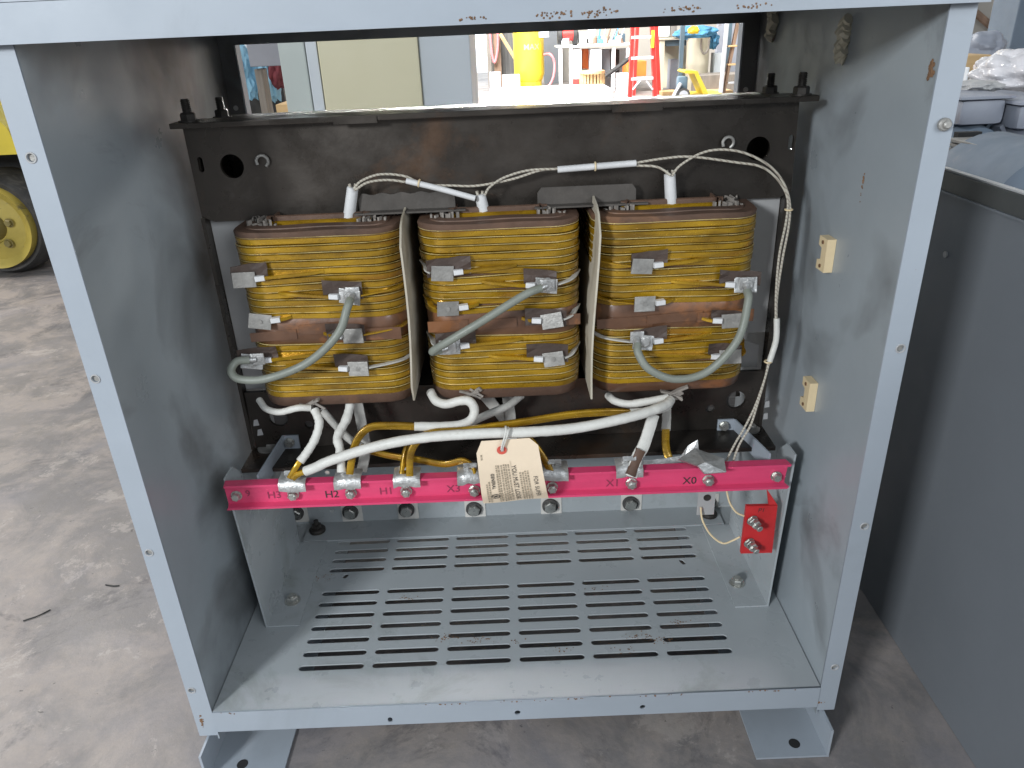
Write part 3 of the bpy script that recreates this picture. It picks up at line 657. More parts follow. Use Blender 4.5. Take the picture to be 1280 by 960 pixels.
# ================================================================== BRACKETS + PINK BAR
bl_ = thing('bar_bracket', 'left grey steel bracket on the base plate holding the pink bar', 'bracket', (-.34, .24, 0), 'brackets holding the pink terminal bar')
br_ = thing('bar_bracket', 'right grey steel bracket behind the red two-bolt block', 'bracket', (.34, .24, 0), 'brackets holding the pink terminal bar')
YBAR = .112
for s, br in ((-1, bl_), (1, br_)):
    xp = -.349 if s < 0 else .358
    b = bm_(); zt = .262
    yb = .142
    pts = [(xp, yb, .0006), (xp, YBAR+.010, .262), (xp, .150, .262), (xp, .215, .200), (xp, .30, .120), (xp, .333, .110), (xp, .333, .0006)]
    poly_prism(b, pts, (s*.0025, 0, 0)); obj('side_plate', b, m_base, br)
    b = bm_(); xin = xp-s*.045; box(b, min(xp, xin), max(xp, xin), yb, .333, .0005, .0030); 
    obj('foot_flange', b, m_base, br)
    b = bm_()
    c = Z(366, 751, .003) if s < 0 else Z(921, 729, .003)
    bolt(b, (c.x, c.y, .0031), (0, 0, 1), .0085, .0075, 1.35, .2); cyl(b, (c.x, c.y, .0115), (0, 0, 1), .0042, .003, 12); obj('anchor_bolt', b, m_bolt, br)
    # strap with tab bolted to the core
    t = Y(352, 545, YF-.003) if s < 0 else Y(918, 524, YF-.003)
    a = Y(322, 600, YBAR+.012) if s < 0 else Y(960, 580, YBAR+.012)
    b = bm_(); x0, y0 = a.x, YBAR+.012; x1, y1 = t.x, YF-.003
    poly_prism(b, [(x0, y0, .238), (x0, y0, .264), (x1, y1, t.z), (x1, y1, t.z-.024)], (.0022, 0, 0))
    x2 = t.x-s*.022; box(b, min(x1, x2), max(x1, x2), YF-.0034, YF-.0008, t.z-.024, t.z); obj('strap', b, m_paint, br)
    b = bm_(); c = Y(362, 553, YF-.004) if s < 0 else Y(905, 532, YF-.004); bolt(b, c, (0, -1, 0), .0058, .005, 1.2); obj('strap_bolt', b, m_bolt, br)
# cable lugs / bits behind the strap on the right, silver
bar = thing('terminal_bar', 'long pink fibreglass terminal bar across the front, marked H3, H2, H1, X3, X1, X0', 'terminal bar', (0, YBAR, .24))
pl, pr = Y(283, 619, YBAR), Y(984, 592, YBAR)
zc0, zc1 = pl.z, pr.z
b = bm_(); H2_ = .0175
prof = [(-.0075, H2_), (.006, H2_), (.006, -H2_), (-.0075, -H2_), (-.0075, -H2_+.003), (.001, -H2_+.0045), (.001, H2_-.004), (-.0075, H2_-.003)]
n = 40; rings = []
for i in range(n+1):
    t = i/n; x = pl.x+(pr.x-pl.x)*t; z = zc0+(zc1-zc0)*t; e = (.0015*random.uniform(-1, 1) if i in (0, n) else 0)
    rings.append([b.verts.new((x+(random.uniform(-.0025, .0025) if i in (0, n) else 0), YBAR+y, z+zz)) for y, zz in prof])
for A, B in zip(rings, rings[1:]):
    for k in range(8): b.faces.new((A[k], A[(k+1) % 8], B[(k+1) % 8], B[k]))
b.faces.new(rings[0][::-1]); b.faces.new(rings[-1]); obj('channel', b, m_pink, bar)
yw = YBAR+.0008
for px, py in ((296, 619), (970, 595)):
    c = Y(px, py, yw); b = bm_(); bolt(b, c, (0, -1, 0), .0055, .006, 1.25); obj('bolt', b, m_bolt, bar)
tpos = [(367, 617, 362, 603), (439, 615, 432, 602), (508, 613, 507, 600), (593, 612, 588, 600), (690, 608, 694, 599), (789, 603, 788, 592), (885, 599, 880, 590)]
for i, (bx, by, lx, ly) in enumerate(tpos):
    c = Y(bx, by, yw); b = bm_(); bolt(b, c+V((0, -.0005, 0)), (0, -1, 0), .0066, .0065, 1.1, random.random()); cyl(b, c+V((0, -.006, 0)), (0, -1, 0), .0042, .004, 14, bev=.0008); obj('terminal_bolt', b, m_bolt, bar)
    if i == 6: continue
    l = Y(lx, ly, YBAR-.014); zt = zc0+H2_; b = bm_(); P = []
    for u in range(6):
        x = l.x-.0165+.033*u/5; wob = random.uniform(-.0012, .0012)
        P.append([(x, YBAR+.012+wob, zt+.0065+abs(2.5-u)*-.0006), (x, YBAR-.004, zt+.0065-abs(2.5-u)*.0012+wob), (x, YBAR-.0095, zt+.0010-abs(2.5-u)*.0004), (x, YBAR-.0105, zt-.0085+wob*1.4)])
    grid(b, P, .0016)
    for q in (-1, 1): tube(b, [(l.x+q*.005, YBAR+.006, zt+.003), (l.x+q*.0045, YBAR+.000, zt+.009), (l.x+q*.004, YBAR-.004, zt+.0135)], 0, rect=(.0042, .0028), sm=3)
    obj('lug', b, m_lug, bar, True, 50)
# big crumpled lug at X0 with foil strap
b = bm_(); cA = [(800, 584, 0), (845, 580, 0), (880, 573, 0)]
P = []
for px, py, w in ((797, 584, .006), (830, 581, .006), (852, 578, .007), (860, 570, .012), (872, 566, .016)):
    c = Y(px, py, .135); P.append([(c.x, .130, c.z-w), (c.x+.001, .134, c.z), (c.x, .140, c.z+w)])
grid(b, P, .0016)
loop = [Y(848, 574, .115), Y(868, 560, .128), Y(905, 573, .112), Y(908, 590, .093), Y(881, 592, .093), Y(872, 582, .1)]
cen = sum(loop, V((0, 0, 0)))/6+V((0, -.004, .003)); cv = b.verts.new(cen); lv = [b.verts.new(p) for p in loop]
for k in range(6): b.faces.new((cv, lv[k], lv[(k+1) % 6]))
lb = [b.verts.new(p+V((0, .003, -.003))) for p in loop]
for k in range(6): b.faces.new((lv[k], lb[k], lb[(k+1) % 6], lv[(k+1) % 6]))
b.faces.new(lb)
cyl(b, Y(902, 592, .122), (0, 0, 1), .003, .02, 10)
obj('crumpled_lug', b, m_lug, bar)
def on_bar(px, py, dep=YBAR-.0): 
    c = Y(px, py, YBAR+.0008)
    return lambda x, y: V((c.x+x, YBAR+.0004, c.z+y))
for s_, px, py, m_, bo in (('9', 310, 617, m_inkf, 0), ('H3', 343, 619, m_inkf, 0), ('H2', 415, 618, m_ink, .00004), ('H1', 483, 614, m_inkf, 0), ('X3', 567, 611, m_inkf, 0), ('X1', 766, 604, m_inkf, 0), ('X0', 862, 601, m_ink, .00004)):
    text('lettering', s_, .0145 if len(s_) > 1 else .013, on_bar(px, py), m_, bar, bo)

# red block on the right bracket
rb = thing('terminal_block', 'small red terminal block with two bolts marked P1 and P2 on the right bracket', 'terminal block', Y(950, 690, .125))
c0 = Y(927, 691, .124); c1 = Y(971, 633, .124)
b = bm_(); poly_prism(b, [Y(926, 692, .124), Y(965, 691, .124), Y(972, 632, .124), Y(933, 633, .124)], (0, .005, 0)); obj('block_plate', b, m_red, rb)
b = bm_(); poly_prism(b, [Y(961, 632.5, .126), Y(972, 631.5, .126), Y(959, 612, .132)], (0, .003, .0)); obj('rear_plate', b, m_red, rb)
for px, py in ((940, 650), (936, 678)):
    c = Y(px, py, .123); b = bm_(); d = (.30, -1, -.12); bolt(b, c, d, .0068, .0045, 1.1); bolt(b, c+V(d).normalized()*.007, d, .0066, .005, 0, .9); cyl(b, c+V(d).normalized()*.012, d, .0042, .007, 14, bev=.0006); obj('terminal_bolt', b, m_bolt, rb)
for s_, px, py in (('P1', 952, 638), ('P2', 948, 684)):
    c = Y(px, py, .1235); text('lettering', s_, .009, (lambda c: lambda x, y: V((c.x+x+y*.12, .1234, c.z+y)))(c), m_inkf if s_ == 'P2' else m_ink, rb)
b = bm_(); P0 = Y(873, 615, .16); P1 = Y(895, 652, .16); box(b, P0.x, P1.x-.004, .160, .1615, P1.z+.012, P0.z); 
tag(obj('contact_tab', b, m_sheet), 'small pale metal tab with a hole hanging under the right end of the pink bar', 'tab')
tabo = bpy.data.objects['contact_tab']
b = bm_(); c = Y(884, 622, .1598); cyl(b, c, (0, -1, 0), .005, .0006, 16); obj('hole', b, m_dbolt, tabo)
b = bm_(); tube(b, [Y(876, 634, .158), Y(878, 650, .152), Y(888, 668, .146), Y(903, 679, .14), Y(915, 676, .132), Y(925, 671, .128)], .0013, 8); tag(obj('thin_wire', b, m_cream, None, True), 'thin cream wire curling from pale tab to the lower bolt of the red block', 'wire', 'thin wires to the red block')
b = bm_(); tube(b, [Y(908, 612, .13), Y(912, 628, .128), Y(920, 640, .127), Y(930, 645, .1265)], .0013, 8); tag(obj('thin_wire', b, m_cream, None, True), 'short thin cream wire from under the pink bar to the red block upper bolt', 'wire', 'thin wires to the red block')

# ================================================================== LEADS
G = 'leads hanging from the coils to the pink bar'
def lead(name, label, segs, cat='wire'):
    """segs: list of (partname, material, pts[(px,py,y)], radius or (w,h))"""
    p0 = segs[0][2][0]; t = thing(name, label, cat, Y(*p0), G)
    for pn, m_, pts, r in segs:
        b = bm_(); P = [Y(*p) for p in pts]
        if isinstance(r, tuple): tube(b, P, 0, rect=r, sm=7, up=V((0, 1, 0)), lump=.03 if m_ is not m_gold else 0)
        else: tube(b, P, r, 12, 8, lump=(.09 if 'wrinkled' in label or 'taped' in label else .035) if m_ is m_white else .02)
        obj(pn, b, m_, t, True, 50)
lead('coil_lead', 'thin white sleeved lead curling under the bottom left of the left coil', [('sleeve', m_white, [(324, 500, .17), (333, 511, .155), (350, 515, .145), (372, 510, .14), (388, 510, .145)], .0042)])
lead('coil_lead', 'white taped lead with bare amber end running from the left coil down to H3', [('sleeve', m_white, [(393, 512, .146), (399, 528, .135), (394, 548, .125), (384, 565, .115), (375, 577, .108)], .0052), ('conductor', m_gold, [(377, 573, .11), (370, 584, .105), (362, 597, .103)], (.0034, .0028))])
lead('coil_lead', 'wrinkled white taped lead dropping from the left coil to H2', [('sleeve', m_white, [(438, 505, .165), (433, 524, .15), (422, 546, .13), (425, 562, .118), (427, 590, .105)], .0056)])
lead('flat_strap', 'dusty flat grey strap hanging behind the H2 lead', [('strap', m_grsl, [(447, 503, .20), (452, 530, .19), (457, 560, .17), (452, 590, .15)], (.0068, .0016))])
lead('coil_lead', 'dusty grey sleeved lead with amber end crossing behind to X3', [('sleeve', m_grsl, [(402, 512, .18), (418, 530, .17), (437, 549, .155), (452, 558, .145)], .0050), ('conductor', m_gold, [(448, 557, .148), (462, 563, .14), (490, 570, .135), (520, 574, .13), (555, 580, .125), (578, 576, .12), (590, 583, .112), (592, 592, .108)], (.0042, .0020))])
lead('coil_lead', 'long white lead sweeping from H3 across the front to the right coil', [('conductor', m_gold, [(366, 598, .102), (374, 592, .102), (386, 588, .1)], (.0034, .0024)), ('sleeve', m_white, [(382, 589, .1), (395, 584, .098), (415, 575, .096), (470, 558, .092), (530, 547, .088), (600, 542, .084), (660, 540, .084), (720, 535, .09), (780, 523, .10), (815, 513, .115), (832, 506, .13), (838, 500, .142)], .0062)])
lead('coil_lead', 'white sleeved lead hooking under the middle coil then bare amber down to H2', [('sleeve', m_white, [(538, 490, .165), (545, 501, .15), (558, 505, .142), (575, 501, .138), (587, 502, .136), (593, 512, .134), (589, 524, .13), (575, 531, .125), (550, 533, .12), (518, 533, .118)], .0056), ('conductor', m_gold, [(522, 533, .118), (490, 532, .117), (463, 534, .115), (448, 547, .112), (441, 566, .108), (437, 592, .105)], (.0044, .0026))])
lead('coil_lead', 'bare amber lead running from the right coil sleeve leftwards down to H1', [('sleeve', m_white, [(838, 500, .14), (832, 509, .132), (812, 514, .126), (787, 516, .122)], .0052), ('conductor', m_gold, [(790, 516, .122), (760, 515, .12), (715, 518, .118), (670, 525, .115), (630, 531, .112), (580, 538, .112), (540, 541, .112), (522, 551, .112), (513, 568, .108), (512, 594, .105)], (.0044, .0028))])
lead('coil_lead', 'short bare amber lead just left of the H1 drop', [('conductor', m_gold, [(535, 543, .135), (518, 549, .13), (508, 562, .118), (503, 592, .106)], (.0042, .0022))])
lead('coil_lead', 'grey taped lead slanting down from under the middle coil', [('sleeve', m_grsl, [(652, 494, .19), (635, 507, .175), (610, 518, .16), (585, 530, .15), (560, 545, .145)], .0050)])
lead('flat_strap', 'slanting flat grey strap under the middle coil above the tag', [('strap', m_grsl, [(606, 494, .205), (618, 508, .20), (634, 528, .19), (645, 545, .18)], (.0075, .0016))])
lead('flat_strap', 'upright flat grey strap under the middle coil above the tag', [('strap', m_grsl, [(634, 496, .20), (638, 520, .19), (640, 550, .175), (640, 575, .16)], (.0068, .0016))])
lead('coil_lead', 'bare amber lead coming from behind the tag to its right lug', [('conductor', m_gold, [(655, 540, .125), (668, 556, .118), (680, 573, .112), (690, 592, .106)], (.0042, .0024))])
lead('coil_lead', 'white sleeved lead curling under the bottom left of the right coil', [('sleeve', m_white, [(760, 494, .17), (768, 501, .155), (785, 505, .145), (808, 502, .142), (835, 497, .146)], .0048)])
lead('flat_strap', 'dirty white taped strap dropping from the right coil to X1', [('strap', m_white, [(817, 518, .14), (811, 538, .13), (804, 558, .12), (796, 572, .112), (789, 596, .1)], (.0072, .0020)), ('tarnished_end', m_brown, [(801, 562, .1155), (794, 577, .1095), (788, 594, .0985)], (.0060, .0030))])
lead('coil_lead', 'grey sleeved lead with amber end behind the X1 strap', [('sleeve', m_grsl, [(833, 508, .17), (833, 524, .165), (832, 538, .16)], (.0058, .0018)), ('conductor', m_gold, [(832, 536, .16), (832, 556, .155), (836, 572, .148), (846, 580, .14)], (.0050, .0018))])

# ------------------------------------------------------------------ sensor sleeves + braided wires
SG = 'white sensor tubes standing in the coil tops'
for a, c, r, lab in (((436, 273), (441, 234), .0068, 'white tube standing in the top of the left coil'), ((604, 261), (600, 243), .0066, 'short white tube in the top of the middle coil'), ((839, 259), (837, 217), .0068, 'tall white tube standing in the top of the right coil')):
    b = bm_(); p, q = Y(*a, .196), Y(*c, .196); d = q-p; cyl(b, p-d*.15, d, r, d.length*1.15, 20, r2=r*.96, bev=.001); t = obj('sensor_tube', b, m_tube, None, True); tag(t, lab, 'tube', SG)
    for k in (-1, 1): b = bm_(); cyl(b, q+V((k*.0025, 0, -.001)), (k*.2, 0, 1), .0017, .005, 8); obj('wire_end', b, m_braid, t, True)
def wire(paths, label, r=.0014):
    t = thing('sensor_wire', label, 'wire', paths[0][0] if isinstance(paths[0][0], Vector) else Y(*paths[0][0]), 'braided sensor wires')
    for pts in paths:
        b = bm_(); tube(b, [Y(*p) for p in pts], r, 8, 9); obj('strand', b, m_braid, t, True)
    return t
w1 = wire([[(442, 236, .187), (452, 226, .19), (475, 218, .195), (505, 220, .198), (530, 230, .2), (565, 232, .2), (597, 232, .197), (640, 224, .196), (675, 213, .195), (700, 211, .195)],
           [(443, 238, .186), (460, 228, .19), (485, 225, .194), (510, 228, .196)]], 'braided wires arching from the left tube along the clamp face')
b = bm_(); tube(b, [Y(508, 226, .195), Y(550, 236, .19), Y(594, 248, .187)], .0034, 12); obj('sleeve', b, m_tube, w1, True)
b = bm_(); ring(b, Y(524, 229, .193), Y(550, 236, .19)-Y(508, 226, .195), .0040, .0010, 16, 6); obj('tie', b, m_cream, w1)
w2 = wire([[(606, 244, .187), (612, 234, .19), (630, 222, .193), (660, 213, .194), (697, 211, .193)],
           [(745, 211, .192), (780, 206, .192), (830, 198, .192), (865, 196, .19), (920, 203, .188), (950, 208, .186), (970, 222, .183), (984, 246, .18), (983, 275, .172), (974, 320, .165), (970, 370, .155), (970, 420, .148)],
           [(840, 220, .186), (850, 207, .188), (875, 192, .188), (900, 187, .187), (930, 191, .186), (960, 206, .184), (978, 226, .182), (987, 252, .179), (986, 282, .171), (978, 325, .164), (971, 375, .155), (971, 420, .148)],
           [(838, 219, .186), (830, 213, .188), (818, 208, .19), (795, 207, .192)]], 'pair of braided wires arching over the right coil and down its right side')
b = bm_(); tube(b, [Y(697, 212, .192), Y(745, 208, .191), Y(795, 204, .191)], .0037, 12); obj('sleeve', b, m_tube, w2, True)
b = bm_(); ring(b, Y(744, 208, .191), (1, 0, 0), .0044, .0010, 16, 6); ring(b, Y(986, 262, .175), (0, 0, 1), .0040, .0010, 16, 6); ring(b, Y(960, 452, .143), (0, 0, 1), .0040, .0010, 16, 6); obj('tie', b, m_cream, w2)
b = bm_(); tube(b, [Y(971, 398, .152), Y(970, 425, .148), Y(962, 452, .143)], .0036, 12); obj('lower_sleeve', b, m_white, w2, True)
for dx in (0, 6):
    b = bm_(); tube(b, [Y(961+dx*.2, 450, .143), Y(957, 470, .14), Y(945+dx*.3, 505, .138), Y(932+dx, 532, .135), Y(918+dx, 556, .13), Y(905+dx*1.6, 582, .127)], .0014, 8, 8); obj('strand', b, m_braid, w2, True)

# ================================================================== TAG
tg = thing('paper_tag', 'manila paper tag with red eyelet and printed text hanging over the pink bar', 'tag', Y(640, 560, .082))
TL, TR, BL, BR = Y(594, 552, .076), Y(671, 547, .078), Y(604, 634, .080), Y(686, 627, .078)
def tmap(u, v, lift=0):
    p = TL.lerp(TR, u).lerp(BL.lerp(BR, u), v)
    bul = -.006*math.sin(math.pi*min(1, v*1.05))*(.6+.4*u) + .008*max(0, v-.8)/.2*v
    return p+V((0, bul-lift, 0))
def top_edge(u):    # chamfered corners
    if u < .10: return .16*(1-u/.10)
    if u > .88: return .10*((u-.88)/.12)
    return 0
b = bm_(); P = []
us = [0, .03, .06, .10]+[.10+.78*k/8 for k in range(1, 9)]+[.92, .96, 1]
for u in us:
    t0 = top_edge(u); P.append([tmap(u, t0+(1-t0)*j/14+.01*math.sin(u*7)*(j == 14)) for j in range(15)])
grid(b, P, .0005); obj('card', b, m_tag, tg, True, 50)
ec = tmap(.41, .13, .0012)
def mk_disc(r, lift, m_, nm):
    b = bm_(); c = tmap(.41, .13, lift); cyl(b, c, (0, -1, -.05), r, .0004, 28); obj(nm, b, m_, tg)
mk_disc(.0057, .0012, m_eye, 'eyelet'); mk_disc(.0016, .0018, m_black, 'eyelet_hole')
b = bm_(); c = tmap(.41, .13, .003); tube(b, [c, c+V((0, -.002, .006)), Y(632, 541, .072), Y(632, 533, .080), Y(635, 538, .092)], .0010, 8); tube(b, [c+V((.0012, 0, 0)), c+V((.002, -.001, .006)), Y(635, 541, .073), Y(635, 534, .081)], .0009, 8); obj('string', b, m_white, tg, True)
TWd, THt = (TR-TL).length, (BL-TL).length
def tline(s_, u, v0, v1, m_, size, bold=0, sp=1.0):
    """text running down the card from v0 to v1 along column u"""
    cu = (v0+v1)/2
    def fn(x, y): return tmap(u+y/TWd, cu+x/THt, .0012)
    text('lettering', s_, size, fn, m_, tg, bold, sp)
tline('GENERAL', .20, 0, 0, m_ink, .0001) if False else None
tline('GENERAL', .205, .42, .74, m_ink, .0050, .00012, 1.12)
tline('YOU MUST LOOSE', .555, .32, .98, m_ink, .0070, 0, .96)
tline('FOR SUPER', .865, .46, .98, m_ink, .0066, 0, 1.1)
def rule(u0, u1, v0, v1, n=10, w=.0018):
    b = bm_(); P = []
    for k in range(n+1):
        t = k/n; u = u0+(u1-u0)*t; v = v0+(v1-v0)*t; P.append([tmap(u-w, v, .0011), tmap(u+w, v, .0011)])
    grid(b, P, .0001); return b
b = bm_()
def rows_of_print(b):
    rnd = random.Random(3)
    for u, v0, v1 in ((.28, .34, .98), (.315, .34, .98), (.36, .34, .98), (.40, .33, .98), (.435, .33, .97), (.475, .33, .96), (.64, .46, .97), (.68, .46, .97), (.72, .44, .97), (.76, .44, .97), (.14, .58, .98), (.10, .62, .98), (.07, .18, .26)):
        v = v0
        while v < v1:
            L = rnd.uniform(.012, .04); e = min(v+L, v1)
            A = [tmap(u-.008, v, .00115), tmap(u+.008, v, .00115), tmap(u+.008, e, .00115), tmap(u-.008, e, .00115)]
            poly_prism(b, A, (0, -.00005, 0)); v = e+rnd.uniform(.006, .012)
rows_of_print(b); obj('small_print', b, m_inkl, tg)
obj('rule', rule(.515, .53, .28, .98), m_inkl, tg)
# round monogram
b = bm_()
def seg2(pts, w=.010):
    P = [];
    for i, (x, y) in enumerate(pts):
        q = pts[min(i+1, len(pts)-1)]; p = pts[max(i-1, 0)]; dx, dy = q[0]-p[0], q[1]-p[1]; L = math.hypot(dx, dy) or 1
        nx, ny = -dy/L*w, dx/L*w; sc = .062
        P.append([tmap(.215+(x+nx*8)*sc, .84+(y+ny*8)*sc*TWd/THt, .0012), tmap(.215+(x-nx*8)*sc, .84+(y-ny*8)*sc*TWd/THt, .0012)])
    grid(b, P, .0001)
seg2([(math.cos(t*math.pi/12), math.sin(t*math.pi/12)) for t in range(25)])
for q in (0, math.pi/2, math.pi, 1.5*math.pi): seg2([(.45*math.cos(q)+.42*math.cos(q+t*.5), .45*math.sin(q)+.42*math.sin(q+t*.5)) for t in range(9)], .008)
obj('emblem', b, m_ink, tg)

# ================================================================== RIGHT: slate open box, motors
PX = .560
zr0 = X(1183, 213, PX); 
rp = thing('steel_enclosure', 'slate grey open-topped steel enclosure standing to the right of the cabinet', 'enclosure', (.9, .2, GZ))
ztop = X(1230, 226, PX).z
b = bm_(); box(b, PX, PX+.003, -.9, 1.05, GZ+.001, ztop-.0015); obj('side_panel', b, m_rpan, rp)
b = bm_(); box(b, PX-.002, PX+.006, -.9, 1.05, ztop-.0010, ztop+.0010); obj('rim', b, m_sheet, rp)
b = bm_(); box(b, PX-.0045, PX-.0005, -.9, 1.05, ztop-.0235, ztop-.0015); obj('rim_lip', b, m_rrim, rp)
b = bm_(); box(b, PX-.0065, PX-.0005, -.9, 1.05, ztop-.0265, ztop-.0240); obj('rim_fold', b, m_rpan, rp)
b = bm_(); box(b, PX+.0035, 1.9, 1.02, 1.023, GZ+.001, ztop-.05); obj('rear_panel', b, m_rpan, rp)
b = bm_(); c = X(1183, 318, PX); cyl(b, (PX-.0002, c.y, c.z), (-1, 0, 0), .004, .002, 12); obj('rivet', b, m_sheet, rp)
# motors (standing inside the enclosure)
def motor(px0, py0, px1, py1, y, label, m_body, m_box):
    a, c = Y(px0, py1, y), Y(px1, py0, y); t = thing('electric_motor', label, 'motor', ((a.x+c.x)/2, y+.2, GZ), 'grey electric motors behind the enclosure rim')
    cx = (a.x+c.x)/2; w = c.x-a.x
    b = bm_(); box(b, a.x, c.x, y, y+.26, a.z+(c.z-a.z)*.12, a.z+(c.z-a.z)*.88, .012); obj('terminal_box', b, m_box, t, True)
    b = bm_(); box(b, a.x-.01, c.x+.012, y-.01, y+.27, a.z+(c.z-a.z)*.885, c.z, .006); obj('box_lid', b, m_box, t, True)
    R = w*.75; zc = a.z-R*.85
    b = bm_(); lathe(b, (cx, y-.02, zc), (0, 1, 0), [(R*.55, 0), (R*.9, .02), (R, .06), (R, .42), (R*.7, .46)]); obj('motor_body', b, m_body, t, True)
    b = bm_()
    for k in range(-6, 7):
        an = math.radians(90+k*12); d = V((math.cos(an), 0, math.sin(an))); p = V((cx, y+.2, zc))+d*(R+.008)
        box(b, p.x-.004, p.x+.004, y+.04, y+.36, p.z-.012, p.z+.012, 0, Matrix.Rotation(math.pi/2-an, 3, 'Y'))
    obj('fins', b, m_body, t)
    b = bm_(); box(b, cx-R*.9, cx+R*.9, y+.04, y+.34, GZ+.001, zc-R*.8); obj('motor_base', b, m_body, t)
motor(1196, 118, 1262, 163, .95, 'grey motor with a square lidded terminal box just right of the cabinet flange', m_motb, m_motor)
motor(1268, 124, 1345, 168, .92, 'grey motor cut by the right edge of the photo', m_motor, m_motor)
# big rounded fan cowl in front
t = thing('beige_wall_piece', 'beige wall section with a dark diagonal strut behind the wrapped bundle', 'board', Y(1235, 60, 3.6))  # added nearer panel standing in for the overexposed beige hall wall
a, c = Y(1190, 100, 3.6), Y(1262, 0, 3.6); b = bm_(); box(b, a.x, c.x, 3.6, 3.63, GZ, c.z+.8, .003); obj('board', b, m_hall, t)
b = bm_(); tube(b, [Y(1210, 8, 3.57), Y(1262, 52, 3.57)], .018, 8, 0); obj('strut', b, m_dwood, t)
c = Y(1228, 62, 2.6); blob('dark_sack', c, .085, .08, .07, m_motor, 'crumpled dark grey sack behind the pine block', 'sack', .5, 21, 4)
t = thing('fan_cowl', 'large rounded blue-grey motor cowl rising above the enclosure rim', 'cowl', (1.0, .75, GZ))
c = Y(1262, 240, .62); b = bm_(); R = .105
lathe(b, (c.x+.012, .50, c.z-.022), (.1, 1, 0), [(R*.80, 0), (R, .02), (R, .25), (R*.9, .28)], 40); obj('cowl_shell', b, m_motb, t, True)
b = bm_(); lathe(b, (c.x+.012, .497, c.z-.022), (.1, 1, 0), [(R*.3, 0), (R*.75, .002)], 32); obj('cowl_face', b, m_motor, t, True)
t = thing('vent_grille', 'stack of thin dark louvre plates under the motor next to the flange', 'grille', Y(1205, 205, .75))
b = bm_()
for k in range(7):
    a, c = Y(1192, 176+6*k, .78), Y(1230, 172+6*k, .78); box(b, a.x, c.x, .70, .80, a.z-.0030, a.z+.0030, .001)
obj('louvres', b, m_tab, t)
b = bm_(); a, c = Y(1190, 215, .80), Y(1230, 165, .80); box(b, a.x, c.x, .805, .82, a.z, c.z); obj('back_plate', b, m_black, t)
# crumpled plastic bundle
c = Y(1262, 92, 1.25); blob('plastic_bundle', c, .085, .10, .055, m_plas, 'bundle wrapped in cloudy plastic film on top of the motors', 'bundle', .5, 4, 5)
c = Y(1222, 108, 1.10); blob('cable_bundle', c, .050, .05, .014, m_sheet, 'pale grey tangled cloth on the terminal box lid', 'cloth', .6, 9, 4)
b = bm_(); a, c = Y(1213, 90, 2.0), Y(1240, 68, 2.0); box(b, a.x-.1, c.x, 2.0, 2.15, a.z, c.z, .004); 
o = obj('wooden_block', b, m_wood); tag(o, 'short pine block behind the motors beside the cabinet flange', 'wood block')
b = bm_(); a, c = Y(1205, 112, 1.9), Y(1213, 84, 1.9); box(b, a.x, c.x, 1.9, 1.95, a.z-.03, c.z, .004); tag(obj('white_carton', b, m_wenam), 'narrow white carton beside the pine block', 'carton')
# steel column & storage rack behind
b = bm_(); a = Y(1262, 60, 3.0); c = Y(1290, 60, 3.0); box(b, a.x, c.x, 3.0, 3.2, GZ, 3.2, .005); tag(obj('steel_column', b, m_motb), 'tall blue-grey steel column at the upper right edge', 'column')

# ================================================================== LEFT: yellow forklift
fk = thing('forklift', 'yellow forklift with black tyre parked beyond the left side of the cabinet', 'forklift', (-2.7, 2.8, GZ))
yw_ = 2.36
wc = Y(-3, 281, yw_); Rt = wc.z-GZ
b = bm_(); lathe(b, (wc.x, yw_-.02, wc.z), (0, 1, 0), [(Rt*.80, .0), (Rt*.9, -.01), (Rt*.99, .03), (Rt, .10), (Rt*.98, .19), (Rt*.88, .22), (Rt*.7, .22)], 48); wh = obj('wheel', b, m_rub, fk, True)
b = bm_(); lathe(b, (wc.x, yw_-.03, wc.z), (0, 1, 0), [(Rt*.30, -.005), (Rt*.33, -.02), (Rt*.64, -.01), (Rt*.80, -.03), (Rt*.805, .01), (Rt*.80, .15)], 48); obj('rim', b, m_rimy, wh, True)
b = bm_(); lathe(b, (wc.x, yw_-.06, wc.z), (0, 1, 0), [(Rt*.12, -.04), (Rt*.20, -.02), (Rt*.28, .03)], 32)
for k in range(6):
    an = k*math.pi/3+.2; bolt(b, (wc.x+Rt*.42*math.cos(an), yw_-.055, wc.z+Rt*.42*math.sin(an)), (0, -1, 0), .014, .012, 1.3)
obj('hub', b, m_rimd, wh, True)
a, c = Y(-60, 196, yw_), Y(20, 142, yw_)
b = bm_(); poly_prism(b, [(a.x-1.1, yw_-.05, a.z), (c.x-.0, yw_-.05, a.z+.005), (c.x-.02, yw_-.05, a.z+.10), (c.x-.075, yw_-.05, c.z+.03), (c.x-.14, yw_-.05, c.z+.04), (a.x-1.1, yw_-.05, c.z+.05)], (0, .9, 0)); obj('body', b, m_yel, fk)
b = bm_(); box(b, a.x-1.1, c.x+.03, yw_+.25, yw_+.8, a.z-.22, a.z-.003); obj('chassis', b, m_black, fk)
b = bm_(); box(b, a.x-.9, c.x-.25, yw_, yw_+.7, c.z+.06, c.z+.65, .05); obj('counterweight', b, m_yel, fk, True)

# ================================================================== BACKGROUND through the rear opening
def bgbox(name, px0, py0, px1, py1, y, dep, mat, label=None, cat=None, parent=None, bev=.004, group=None, toground=False, up=0):
    a, c = Y(px0, py1, y), Y(px1, py0, y); pm = (max(py0, 30)+py1)/2; a.x = Y(px0, pm, y).x; c.x = Y(px1, pm, y).x; b = bm_()
    box(b, a.x, c.x, y, y+dep, GZ+.001 if toground else a.z, c.z+up, bev); o = obj(name, b, mat, parent)
    if label: tag(o, label, cat, group)
    return o
